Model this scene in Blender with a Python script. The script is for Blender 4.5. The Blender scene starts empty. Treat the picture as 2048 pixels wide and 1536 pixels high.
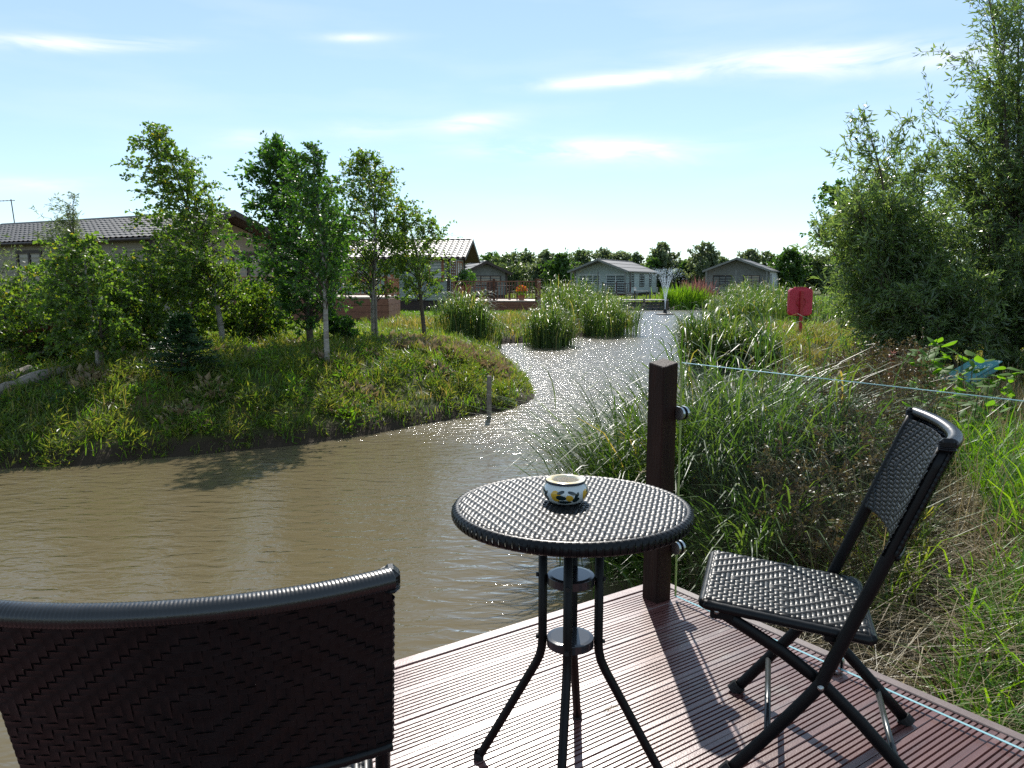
import bpy, math, random
import numpy as np
from mathutils import Matrix, Vector

# ------------------------------------------------------------------ camera, sky, sun, exposure
scene = bpy.context.scene
FPX, PITCH, CAMZ = 1540.0, math.radians(7.5), 1.27
cam_data = bpy.data.cameras.new("camera")
cam_data.sensor_width = 36.0
cam_data.lens = 36.0 * FPX / 2048.0
cam_data.clip_start, cam_data.clip_end = 0.05, 4000.0
cam = bpy.data.objects.new("camera", cam_data)
cam.location = (0, 0, CAMZ)
cam.rotation_euler = (math.radians(90) - PITCH, 0, 0)
scene.collection.objects.link(cam)
scene.camera = cam

SUN_EL, SUN_AZ = math.radians(43.0), math.radians(1.0)      # azimuth measured from +Y towards +X
SKY_STRENGTH, SUN_STRENGTH = 0.13, 5.0
sun_data = bpy.data.lights.new("sun", 'SUN')
sun_data.energy, sun_data.angle, sun_data.color = SUN_STRENGTH, math.radians(0.53), (1.0, 0.95, 0.87)
sun = bpy.data.objects.new("sun", sun_data)
sun.rotation_euler = (math.radians(90) - SUN_EL, 0, math.pi - SUN_AZ)
scene.collection.objects.link(sun)

world = bpy.data.worlds.new("World")
scene.world = world
world.use_nodes = True
scene.view_settings.view_transform = 'Standard'
scene.view_settings.look = 'None'
scene.view_settings.exposure = 0.35
scene.view_settings.gamma = 1.0
scene.view_settings.use_curve_mapping = False
scene.render.engine = 'CYCLES'
cy = scene.cycles
cy.use_denoising = False
cy.max_bounces, cy.diffuse_bounces, cy.glossy_bounces, cy.transmission_bounces, cy.transparent_max_bounces = 8, 4, 3, 6, 8
cy.sample_clamp_indirect = 6.0


def build_world():
    nt = world.node_tree
    N, L = nt.nodes, nt.links
    N.clear()
    out = N.new('ShaderNodeOutputWorld'); bg = N.new('ShaderNodeBackground')
    sky = N.new('ShaderNodeTexSky')
    sky.sky_type = 'NISHITA'; sky.sun_disc = False
    sky.sun_elevation = SUN_EL; sky.sun_rotation = SUN_AZ
    sky.altitude = 10; sky.air_density = 0.9; sky.dust_density = 0.0; sky.ozone_density = 2.6
    tc = N.new('ShaderNodeTexCoord')
    sep = N.new('ShaderNodeSeparateXYZ'); L.new(tc.outputs['Generated'], sep.inputs[0])

    def m(op, a, b=None, clamp=False):
        n = N.new('ShaderNodeMath'); n.operation = op; n.use_clamp = clamp
        for i, v in enumerate((a, b)):
            if v is None: continue
            if isinstance(v, (int, float)): n.inputs[i].default_value = v
            else: L.new(v, n.inputs[i])
        return n.outputs[0]
    az = m('ARCTAN2', sep.outputs[0], sep.outputs[1])
    el = m('ARCSINE', sep.outputs[2])
    comb = N.new('ShaderNodeCombineXYZ'); L.new(az, comb.inputs[0]); L.new(el, comb.inputs[1])
    mp = N.new('ShaderNodeMapping'); mp.inputs['Scale'].default_value = (5.0, 26.0, 1.0)
    mp.inputs['Rotation'].default_value = (0, 0, 0.03)
    L.new(comb.outputs[0], mp.inputs[0])
    nz = N.new('ShaderNodeTexNoise'); nz.inputs['Scale'].default_value = 1.3
    nz.inputs['Detail'].default_value = 7.0; nz.inputs['Roughness'].default_value = 0.58; nz.inputs['Distortion'].default_value = 0.6
    L.new(mp.outputs[0], nz.inputs['Vector'])
    nzf = m('MULTIPLY', m('SUBTRACT', nz.outputs[0], 0.34), 3.0, True)
    total = None
    # wisps of cirrus: (azimuth, elevation) of both ends in degrees, half-height in degrees, strength
    for (a0, e0, a1, e1, h, k) in ((-36.0, 13.6, -22.0, 15.2, 0.42, 1.0), (-14.6, 16.2, -8.0, 16.6, 0.26, 0.55), (0.2, 13.6, 15.0, 14.3, 0.42, 1.0),
                                   (10.0, 14.8, 32.0, 13.8, 0.9, 1.0), (-7.0, 10.8, 0.8, 11.5, 0.6, 0.75), (-4.0, 9.5, 14.5, 9.2, 0.7, 1.2),
                                   (-21.0, 9.4, -15.5, 9.9, 0.5, 0.65), (-35.0, 5.6, -27.0, 6.3, 0.5, 0.5), (-14.0, 10.2, -6.0, 11.2, 0.8, 0.3), (6.0, 8.6, 15.0, 8.3, 0.5, 0.3),
                                   (-74, 14, -50, 15, 1.0, 0.8), (46, 12, 72, 13, 1.1, 0.8), (104, 15, 136, 14, 1.2, 0.8), (-141, 11, -109, 12, 1.2, 0.8)):
        a, e, w = (a0 + a1) / 2, (e0 + e1) / 2, (a1 - a0) / 2 * 0.8
        s = (e1 - e0) / (a1 - a0)
        da = m('SUBTRACT', az, math.radians(a))
        x = m('DIVIDE', da, math.radians(w))
        dy = m('SUBTRACT', m('SUBTRACT', el, math.radians(e)), m('MULTIPLY', da, s))
        y = m('DIVIDE', dy, math.radians(h))
        r2 = m('ADD', m('MULTIPLY', x, x), m('MULTIPLY', y, y))
        g = m('MULTIPLY', m('EXPONENT', m('MULTIPLY', r2, -1.0)), k)
        total = g if total is None else m('ADD', total, g)
    nz2 = N.new('ShaderNodeTexNoise'); nz2.inputs['Scale'].default_value = 0.7
    nz2.inputs['Detail'].default_value = 5.0
    L.new(mp.outputs[0], nz2.inputs['Vector'])
    veil = m('MULTIPLY', m('SUBTRACT', nz2.outputs[0], 0.47, True), 0.55, True)
    fac = m('ADD', m('MULTIPLY', m('MULTIPLY', total, nzf), 1.35), veil, True)
    haze = N.new('ShaderNodeMix'); haze.data_type = 'RGBA'; haze.inputs[0].default_value = 0.38      # thin high haze over the whole sky
    L.new(sky.outputs[0], haze.inputs[6]); haze.inputs[7].default_value = (4.2, 5.5, 6.2, 1)
    mix = N.new('ShaderNodeMix'); mix.data_type = 'RGBA'
    L.new(fac, mix.inputs[0]); L.new(haze.outputs[2], mix.inputs[6])
    mix.inputs[7].default_value = (7.0, 7.2, 7.4, 1)
    L.new(mix.outputs[2], bg.inputs['Color'])
    bg.inputs['Strength'].default_value = SKY_STRENGTH
    L.new(bg.outputs[0], out.inputs[0])


build_world()

# ------------------------------------------------------------------ helpers
CP, SP = math.cos(PITCH), math.sin(PITCH)


def ray(px, py):
    a, b = (px - 1024) / FPX, (768 - py) / FPX
    return np.array([a, CP + b * SP, -SP + b * CP])


def P(px, py, z=0.0):
    r = ray(px, py); k = (z - CAMZ) / r[2]
    return np.array([0, 0, CAMZ]) + r * k


def PD(px, py, y):
    r = ray(px, py); k = y / r[1]
    return np.array([0, 0, CAMZ]) + r * k


col = scene.collection


def tag(o, label=None, cat=None, group=None, kind=None):
    if label: o["label"] = label
    if cat: o["category"] = cat
    if group: o["group"] = group
    if kind: o["kind"] = kind
    return o


def empty(name, loc=(0, 0, 0), rz=0.0, parent=None):
    o = bpy.data.objects.new(name, None)
    o.empty_display_size = 0.1
    o.location = loc; o.rotation_euler = (0, 0, rz)
    col.objects.link(o)
    if parent: o.parent = parent
    return o


def mesh_np(name, V, faces, smooth=False):
    """faces: list of int arrays, each (M,k)"""
    V = np.asarray(V, dtype=np.float32)
    me = bpy.data.meshes.new(name)
    faces = [np.asarray(f, dtype=np.int32) for f in faces if len(f)]
    nl = sum(f.size for f in faces); nf = sum(f.shape[0] for f in faces)
    me.vertices.add(len(V)); me.vertices.foreach_set("co", V.ravel())
    me.loops.add(nl); me.polygons.add(nf)
    me.loops.foreach_set("vertex_index", np.concatenate([f.ravel() for f in faces]))
    starts, s = [], 0
    for f in faces:
        starts.append(s + np.arange(f.shape[0], dtype=np.int32) * f.shape[1]); s += f.size
    me.polygons.foreach_set("loop_start", np.concatenate(starts).astype(np.int32))
    me.update(calc_edges=True)
    me.validate()
    me.polygons.foreach_set("use_smooth", np.full(len(me.polygons), bool(smooth)))
    return me


def obj(name, me, mat, parent=None, loc=None, rot=None):
    o = bpy.data.objects.new(name, me)
    if mat is not None and len(me.materials) == 0: me.materials.append(mat)
    col.objects.link(o)
    if parent: o.parent = parent
    if loc is not None: o.location = loc
    if rot is not None: o.rotation_euler = rot
    return o


def copy_tree(o, parent=None):
    c = o.copy(); col.objects.link(c); c.parent = parent
    for ch in list(o.children): copy_tree(ch, c)
    return c


class MB:
    """collects shapes, links them as one mesh object"""
    def __init__(s): s.V = []; s.F = {}; s.n = 0

    def add(s, V, F):
        V = np.asarray(V, float)
        s.V.append(V)
        for f in F:
            f = np.asarray(f, int)
            if f.size: s.F.setdefault(f.shape[1], []).append(f + s.n)
        s.n += len(V)
        return s

    def box(s, c, size, rz=0.0, ch=0.0, R=None):
        c = np.asarray(c, float); h = np.asarray(size, float) / 2
        if ch <= 0:
            sg = np.array([[x, y, z] for x in (-1, 1) for y in (-1, 1) for z in (-1, 1)], float)
            V = sg * h
            F = [np.array([[0, 1, 3, 2], [4, 6, 7, 5], [0, 4, 5, 1], [2, 3, 7, 6], [0, 2, 6, 4], [1, 5, 7, 3]])]
        else:
            V = []; idx = {}
            for x in (-1, 1):
                for y in (-1, 1):
                    for z in (-1, 1):
                        for ax in range(3):
                            p = [x * (h[0] - ch), y * (h[1] - ch), z * (h[2] - ch)]
                            p[ax] = (x, y, z)[ax] * h[ax]
                            idx[(x, y, z, ax)] = len(V); V.append(p)
            V = np.array(V)
            q, t = [], []
            def I(x, y, z, a): return idx[(x, y, z, a)]
            for v in (-1, 1):
                q.append([I(v, -1, -1, 0), I(v, 1, -1, 0), I(v, 1, 1, 0), I(v, -1, 1, 0)])
                q.append([I(-1, v, -1, 1), I(1, v, -1, 1), I(1, v, 1, 1), I(-1, v, 1, 1)])
                q.append([I(-1, -1, v, 2), I(1, -1, v, 2), I(1, 1, v, 2), I(-1, 1, v, 2)])
            for a in (-1, 1):
                for b in (-1, 1):
                    q.append([I(-1, a, b, 1), I(1, a, b, 1), I(1, a, b, 2), I(-1, a, b, 2)])
                    q.append([I(a, -1, b, 0), I(a, 1, b, 0), I(a, 1, b, 2), I(a, -1, b, 2)])
                    q.append([I(a, b, -1, 0), I(a, b, 1, 0), I(a, b, 1, 1), I(a, b, -1, 1)])
            for x in (-1, 1):
                for y in (-1, 1):
                    for z in (-1, 1): t.append([I(x, y, z, 0), I(x, y, z, 1), I(x, y, z, 2)])
            F = [np.array(q), np.array(t)]
        if R is not None: V = V @ np.asarray(R, float).T
        elif rz:
            cz, sz = math.cos(rz), math.sin(rz)
            V = V @ np.array([[cz, -sz, 0], [sz, cz, 0], [0, 0, 1]]).T
        return s.add(V + c, F)

    def bar(s, a, b, w, h=None, ch=0.0):
        """box beam from a to b; w across (horizontal), h the other way"""
        a = np.asarray(a, float); b = np.asarray(b, float)
        d = b - a; L = np.linalg.norm(d); d /= L
        up = np.array([0, 0, 1.0]) if abs(d[2]) < 0.95 else np.array([0, 1.0, 0])
        x = np.cross(d, up); x /= np.linalg.norm(x); y = np.cross(x, d)
        R = np.stack([d, x, y], 1)
        return s.box((a + b) / 2, (L, w, h if h else w), R=R, ch=ch)

    def tube(s, pts, r, n=8, caps=True, side=None, flat=None):
        """r scalar or list; side: fixed frame vector; flat: second radius (oval)"""
        pts = np.asarray(pts, float); m = len(pts)
        r = np.full(m, r) if np.isscalar(r) else np.asarray(r, float)
        f = r if flat is None else (np.full(m, flat) if np.isscalar(flat) else np.asarray(flat, float))
        T = np.gradient(pts, axis=0); T /= np.linalg.norm(T, axis=1)[:, None] + 1e-12
        if side is None:
            ref = np.array([0, 0, 1.0]) if abs(T[0][2]) < 0.9 else np.array([1.0, 0, 0])
            X = np.empty_like(T)
            x = np.cross(T[0], ref)
            for i in range(m):
                x = x - T[i] * np.dot(x, T[i]); x /= np.linalg.norm(x) + 1e-12; X[i] = x
        else:
            sd = np.asarray(side, float)
            X = sd - T * (T @ sd)[:, None]; X /= np.linalg.norm(X, axis=1)[:, None]
        Y = np.cross(T, X)
        a = np.arange(n) * 2 * math.pi / n
        V = (pts[:, None, :] + X[:, None, :] * (np.cos(a)[None, :, None] * f[:, None, None])
             + Y[:, None, :] * (np.sin(a)[None, :, None] * r[:, None, None])).reshape(-1, 3)
        i = np.arange(m - 1)[:, None] * n; j = np.arange(n)[None, :]; k = (j + 1) % n
        q = np.stack([i + j, i + k, i + n + k, i + n + j], -1).reshape(-1, 4)
        F = [q]
        if caps:
            V = np.vstack([V, pts[0], pts[-1]])
            c0, c1 = len(V) - 2, len(V) - 1
            jj = np.arange(n); kk = (jj + 1) % n
            F.append(np.stack([np.full(n, c0), kk, jj], 1)); F.append(np.stack([np.full(n, c1), (m - 1) * n + jj, (m - 1) * n + kk], 1))
        return s.add(V, F)

    def lathe(s, prof, c=(0, 0, 0), n=48):
        prof = np.asarray(prof, float); m = len(prof)
        a = np.arange(n) * 2 * math.pi / n
        V = np.stack([prof[:, 0, None] * np.cos(a), prof[:, 0, None] * np.sin(a), np.repeat(prof[:, 1, None], n, 1)], -1).reshape(-1, 3) + np.asarray(c, float)
        i = np.arange(m - 1)[:, None] * n; j = np.arange(n)[None, :]; k = (j + 1) % n
        return s.add(V, [np.stack([i + j, i + k, i + n + k, i + n + j], -1).reshape(-1, 4)])

    def quad(s, a, b, c, d): return s.add([a, b, c, d], [np.array([[0, 1, 2, 3]])])

    def poly_prism(s, pts2, z0, z1, axis='z'):
        """extrude a 2D outline (convex fan) between z0 and z1"""
        pts2 = np.asarray(pts2, float); n = len(pts2)
        def mk(z):
            zz = np.full((n, 1), z)
            if axis == 'z': return np.hstack([pts2, zz])
            if axis == 'y': return np.hstack([pts2[:, :1], zz, pts2[:, 1:]])
            return np.hstack([zz, pts2])
        V = np.vstack([mk(z0), mk(z1)])
        j = np.arange(n); k = (j + 1) % n
        F = [np.stack([j, k, n + k, n + j], 1)]
        V = np.vstack([V, V[:n].mean(0), V[n:].mean(0)])
        F.append(np.stack([np.full(n, 2 * n), k, j], 1)); F.append(np.stack([np.full(n, 2 * n + 1), n + j, n + k], 1))
        return s.add(V, F)

    def mesh(s, name, smooth=False):
        return mesh_np(name, np.vstack(s.V), [np.vstack(v) for v in s.F.values()], smooth)

    def build(s, name, mat, parent=None, loc=None, rot=None, smooth=False):
        return obj(name, s.mesh(name, smooth), mat, parent, loc, rot)


# ------------------------------------------------------------------ materials
def new_mat(name):
    m = bpy.data.materials.new(name); m.use_nodes = True
    nt = m.node_tree
    return m, nt.nodes, nt.links, nt.nodes['Principled BSDF']


def ramp(N, stops):
    r = N.new('ShaderNodeValToRGB')
    e = r.color_ramp.elements
    while len(e) < len(stops): e.new(0.5)
    for el_, (p, c) in zip(e, stops):
        el_.position = p; el_.color = (*c, 1)
    return r


def mat_noise(name, c1, c2, scale=8.0, rough=0.6, bump=0.0, bscale=None, spec=0.5, detail=5.0, stretch=(1, 1, 1), metal=0.0, c3=None, coords='Object', rough2=None, bdist=0.01):
    m, N, L, b = new_mat(name)
    tc = N.new('ShaderNodeTexCoord'); mp = N.new('ShaderNodeMapping'); mp.inputs['Scale'].default_value = stretch
    L.new(tc.outputs[coords], mp.inputs[0])
    nz = N.new('ShaderNodeTexNoise'); nz.inputs['Scale'].default_value = scale; nz.inputs['Detail'].default_value = detail
    nz.inputs['Roughness'].default_value = 0.6
    L.new(mp.outputs[0], nz.inputs['Vector'])
    st = [(0.3, c1), (0.7, c2)] if c3 is None else [(0.28, c1), (0.5, c2), (0.72, c3)]
    r = ramp(N, st); L.new(nz.outputs[0], r.inputs[0]); L.new(r.outputs[0], b.inputs['Base Color'])
    b.inputs['Roughness'].default_value = rough; b.inputs['Specular IOR Level'].default_value = spec; b.inputs['Metallic'].default_value = metal
    if rough2 is not None:
        mr = N.new('ShaderNodeMapRange'); mr.inputs['From Min'].default_value = 0.3; mr.inputs['From Max'].default_value = 0.7
        mr.inputs['To Min'].default_value = rough; mr.inputs['To Max'].default_value = rough2
        L.new(nz.outputs[0], mr.inputs[0]); L.new(mr.outputs[0], b.inputs['Roughness'])
    if bump:
        n2 = N.new('ShaderNodeTexNoise'); n2.inputs['Scale'].default_value = bscale or scale * 3; n2.inputs['Detail'].default_value = 4
        L.new(mp.outputs[0], n2.inputs['Vector'])
        bp = N.new('ShaderNodeBump'); bp.inputs['Strength'].default_value = bump; bp.inputs['Distance'].default_value = bdist
        L.new(n2.outputs[0], bp.inputs['Height']); L.new(bp.outputs[0], b.inputs['Normal'])
    return m


def mat_leaf(name, c1, c2, c3=None, trans=0.45, tint=(1.25, 1.35, 0.6), rough=0.42, spec=0.5, extra=None):
    """thin leaf: glossy front, light passing through; colour differs leaf by leaf"""
    m, N, L, b = new_mat(name)
    g = N.new('ShaderNodeNewGeometry')
    st = [(0.0, c1), (1.0, c2)] if c3 is None else [(0.0, c1), (0.55, c2), (1.0, c3)]
    if extra: st = [(0.0, c1), (0.5, c2), (0.96, c3 or c2), (0.99, extra)]
    r = ramp(N, st)
    L.new(g.outputs['Random Per Island'], r.inputs[0])
    L.new(r.outputs[0], b.inputs['Base Color'])
    b.inputs['Roughness'].default_value = rough; b.inputs['Specular IOR Level'].default_value = spec
    t = N.new('ShaderNodeBsdfTranslucent')
    mul = N.new('ShaderNodeMix'); mul.data_type = 'RGBA'; mul.blend_type = 'MULTIPLY'; mul.inputs[0].default_value = 1.0
    L.new(r.outputs[0], mul.inputs[6]); mul.inputs[7].default_value = (*tint, 1)
    L.new(mul.outputs[2], t.inputs['Color'])
    mx = N.new('ShaderNodeMixShader'); mx.inputs[0].default_value = trans
    out = [n for n in N if n.type == 'OUTPUT_MATERIAL'][0]
    L.new(b.outputs[0], mx.inputs[1]); L.new(t.outputs[0], mx.inputs[2]); L.new(mx.outputs[0], out.inputs[0])
    return m


M = {}
M['birch_leaf'] = mat_leaf('birch_leaf', (0.04, 0.08, 0.02), (0.085, 0.135, 0.03), (0.125, 0.17, 0.04), trans=0.52, tint=(2.3, 2.6, 0.8), extra=(0.3, 0.22, 0.03))
M['rowan_leaf'] = mat_leaf('rowan_leaf', (0.02, 0.06, 0.014), (0.045, 0.10, 0.022), (0.08, 0.14, 0.03), trans=0.48, tint=(2.2, 2.5, 0.7))
M['willow_leaf'] = mat_leaf('willow_leaf', (0.065, 0.11, 0.045), (0.1, 0.15, 0.06), (0.15, 0.19, 0.085), trans=0.48, tint=(2.3, 2.4, 0.95), rough=0.34, spec=0.9)
M['willow_pale'] = mat_leaf('willow_pale', (0.07, 0.11, 0.05), (0.12, 0.16, 0.08), (0.16, 0.2, 0.1), trans=0.45, tint=(2.0, 2.0, 0.9))
M['shrub_leaf'] = mat_leaf('shrub_leaf', (0.03, 0.065, 0.015), (0.07, 0.12, 0.025), (0.12, 0.16, 0.035), trans=0.55, tint=(2.6, 2.7, 0.7), extra=(0.25, 0.2, 0.03))
M['lime_leaf'] = mat_leaf('lime_leaf', (0.06, 0.14, 0.015), (0.11, 0.22, 0.03), trans=0.55, tint=(2.2, 2.2, 0.5), rough=0.55, spec=0.3)
M['fir_leaf'] = mat_leaf('fir_leaf', (0.015, 0.045, 0.012), (0.03, 0.08, 0.02), trans=0.2)
M['red_leaf'] = mat_leaf('red_leaf', (0.2, 0.05, 0.04), (0.3, 0.1, 0.08), trans=0.4, tint=(1.3, 1, 1))
M['far_leaf'] = mat_leaf('far_leaf', (0.055, 0.09, 0.045), (0.085, 0.12, 0.055), (0.11, 0.15, 0.07), trans=0.45, tint=(2.0, 2.0, 0.9))
M['far_leaf_b'] = mat_leaf('far_leaf_b', (0.08, 0.11, 0.065), (0.115, 0.15, 0.085), (0.15, 0.18, 0.1), trans=0.4, tint=(2.0, 2.0, 1.1))
M['far_leaf_c'] = mat_leaf('far_leaf_c', (0.03, 0.07, 0.015), (0.07, 0.13, 0.03), trans=0.42, tint=(2.2, 2.3, 0.8))
M['sedge'] = mat_leaf('sedge', (0.03, 0.065, 0.016), (0.06, 0.11, 0.028), (0.11, 0.15, 0.045), trans=0.42, tint=(1.9, 2.0, 0.6), rough=0.4, spec=0.45, extra=(0.3, 0.22, 0.1))
M['reed'] = mat_leaf('reed', (0.03, 0.07, 0.02), (0.06, 0.11, 0.03), (0.12, 0.15, 0.055), trans=0.45, tint=(2.2, 2.2, 0.8), rough=0.4, spec=0.6, extra=(0.3, 0.24, 0.12))
M['grass'] = mat_leaf('grass', (0.05, 0.09, 0.018), (0.10, 0.15, 0.028), (0.19, 0.18, 0.06), trans=0.5, tint=(2.3, 2.3, 0.7))
M['meadow'] = mat_leaf('meadow', (0.08, 0.11, 0.025), (0.17, 0.16, 0.05), (0.28, 0.21, 0.1), trans=0.5, tint=(1.9, 1.8, 0.8))
M['lush'] = mat_leaf('lush', (0.06, 0.14, 0.015), (0.11, 0.22, 0.02), (0.17, 0.26, 0.03), trans=0.5, tint=(2.0, 2.0, 0.5))
M['straw'] = mat_leaf('straw', (0.16, 0.11, 0.06), (0.3, 0.22, 0.12), (0.42, 0.33, 0.19), trans=0.3, tint=(1.1, 1.05, 0.9))
M['dead_weed'] = mat_leaf('dead_weed', (0.055, 0.034, 0.016), (0.11, 0.078, 0.034), (0.17, 0.145, 0.055), trans=0.3, tint=(1.2, 1.1, 0.8))
M['pink_weed'] = mat_leaf('pink_weed', (0.22, 0.09, 0.08), (0.3, 0.17, 0.13), trans=0.4, tint=(1.2, 1, 1))
M['bark'] = mat_noise('bark', (0.05, 0.035, 0.025), (0.13, 0.1, 0.075), 14, 0.85, 0.6, 40)
M['bark_birch'] = mat_noise('bark_birch', (0.14, 0.1, 0.075), (0.46, 0.43, 0.38), 5, 0.75, 0.4, 25, stretch=(1, 1, 3.0))
M['twig'] = mat_noise('twig', (0.05, 0.035, 0.025), (0.09, 0.065, 0.045), 10, 0.8)
M['twig_green'] = mat_noise('twig_green', (0.06, 0.06, 0.03), (0.1, 0.09, 0.04), 10, 0.7)
M['stake'] = mat_noise('stake', (0.12, 0.1, 0.08), (0.26, 0.22, 0.18), 10, 0.85, 0.5, 30, stretch=(3, 3, 0.6))
M['rust_iron'] = mat_noise('rust_iron', (0.03, 0.025, 0.02), (0.07, 0.05, 0.04), 20, 0.7)
M['rattan'] = mat_noise('rattan', (0.0035, 0.0038, 0.0045), (0.007, 0.0075, 0.009), 30, 0.33, 0.25, 300, spec=0.26, rough2=0.41, bdist=0.001)
M['frame_metal'] = mat_noise('frame_metal', (0.003, 0.003, 0.0035), (0.006, 0.006, 0.007), 20, 0.42, 0.15, 600, spec=0.22, bdist=0.0005)
M['bar_metal'] = mat_noise('bar_metal', (0.02, 0.022, 0.024), (0.03, 0.033, 0.036), 20, 0.3, spec=0.8)
M['disc_metal'] = mat_noise('disc_metal', (0.02, 0.02, 0.022), (0.03, 0.03, 0.033), 15, 0.14, spec=0.7)
M['bolt'] = mat_noise('bolt', (0.35, 0.35, 0.34), (0.5, 0.5, 0.48), 30, 0.35, metal=1.0)
M['rattan_rail'] = mat_noise('rattan_rail', (0.004, 0.0042, 0.005), (0.008, 0.0085, 0.01), 30, 0.27, 0.2, 300, spec=0.7, rough2=0.34, bdist=0.001)
M['rubber'] = mat_noise('rubber', (0.008, 0.008, 0.008), (0.014, 0.014, 0.014), 20, 0.7)
M['post_wood'] = mat_noise('post_wood', (0.012, 0.0045, 0.003), (0.03, 0.011, 0.007), 6, 0.65, 0.5, 30, stretch=(4, 4, 0.5), spec=0.2)


# ------------------------------------------------------------------ the pond, ground and lawn
WZ = -0.73
rng = np.random.default_rng(7)


def Wp(px, py): return tuple(P(px, py, WZ)[:2])


POND = [(-60, 6.0), (-30, 6.8), (-12, 7.7), Wp(0, 938), Wp(200, 928), Wp(400, 910), Wp(600, 890), Wp(720, 872), Wp(800, 858), Wp(900, 840), Wp(1000, 822),
        Wp(1050, 808), Wp(1071, 790), Wp(1058, 764), Wp(1030, 738), Wp(1004, 708), Wp(985, 694), Wp(990, 689), Wp(1040, 686), Wp(1100, 684),
        Wp(1150, 676), Wp(1215, 664), Wp(1262, 656), Wp(1268, 645), (6.3, 45), (7.6, 53), (7.8, 57.5), (16.5, 58.0), (15.0, 50), (11.2, 44),
        (8.6, 36), (6.6, 28), (5.3, 22.5), (4.9, 19), (5.2, 17.2), (6.2, 16.6), (6.3, 15.6), (5.0, 14.6), (3.9, 12.8), (2.9, 10.4), (2.05, 8.3), (1.5, 6.6),
        (1.15, 5.0), (1.1, 3.6), (1.45, 2.2), (1.35, 0), (0.6, -8), (-60, -10)]
POND = np.array(POND, float)


def pond_sd(x, y):
    """distance to the shore, negative over water"""
    x = np.asarray(x, float).ravel(); y = np.asarray(y, float).ravel()
    A = POND; B = np.roll(POND, -1, 0)
    best = np.full(x.shape, 1e9); inside = np.zeros(x.shape, bool)
    for (ax, ay), (bx, by) in zip(A, B):
        dx, dy = bx - ax, by - ay
        t = np.clip(((x - ax) * dx + (y - ay) * dy) / (dx * dx + dy * dy), 0, 1)
        d = np.hypot(x - ax - t * dx, y - ay - t * dy)
        best = np.minimum(best, d)
        c = ((ay > y) != (by > y))
        with np.errstate(divide='ignore', invalid='ignore'):
            xi = (bx - ax) * (y - ay) / (by - ay) + ax
        inside ^= c & (x < xi)
    return np.where(inside, -best, best)


def sm(t): t = np.clip(t, 0, 1); return t * t * (3 - 2 * t)


def wob(x, y, s=1.0):
    return (np.sin(1.7 * x * s + 0.6) * np.cos(1.3 * y * s - 0.4) + 0.5 * np.sin(3.9 * x * s - 2.1 * y * s + 1.0) + 0.3 * np.sin(7.1 * y * s + 5.3 * x * s)) / 1.8


def ground_z(x, y):
    sh = np.shape(x)
    x = np.asarray(x, float).ravel(); y = np.asarray(y, float).ravel()
    d = pond_sd(x, y) + 0.07 * wob(x, y, 2.6)
    lv = -0.16 + 0.30 * np.exp(-((x + 3.8) ** 2 / 34 + (y - 12.5) ** 2 / 22)) + 0.05 * np.exp(-((x - 4) ** 2 + (y - 4) ** 2) / 8)
    z = WZ + 0.16 * sm(d / 0.22) + (lv - WZ - 0.16) * sm((d - 0.05) / 1.9) ** 0.8
    z += 0.05 * wob(x, y, 1.0) * sm(d / 1.2) * (y < 60) + 0.02 * wob(x, y, 3.7) * sm(d / 0.5) * (y < 40)
    z = np.where(d < 0, WZ + np.maximum(d * 0.8, -0.6), z)
    # keep the soil under the deck low
    return z.reshape(sh)


def graded(lo, hi, step, far, n):
    core = np.arange(lo, hi + 1e-6, step)
    g = np.geomspace(step * 1.5, far, n)
    return np.concatenate([lo - np.cumsum(g)[::-1] * 1.0, core, hi + np.cumsum(g)])


gx = graded(-13, 12, 0.16, 420, 34); gy = graded(1.5, 27, 0.16, 420, 40)
GX, GY = np.meshgrid(gx, gy, indexing='xy')
GZ = ground_z(GX, GY)
nx, ny = len(gx), len(gy)
V = np.stack([GX, GY, GZ], -1).reshape(-1, 3)
i = np.arange(ny - 1)[:, None] * nx; j = np.arange(nx - 1)[None, :]
F = np.stack([i + j, i + j + 1, i + nx + j + 1, i + nx + j], -1).reshape(-1, 4)


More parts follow.
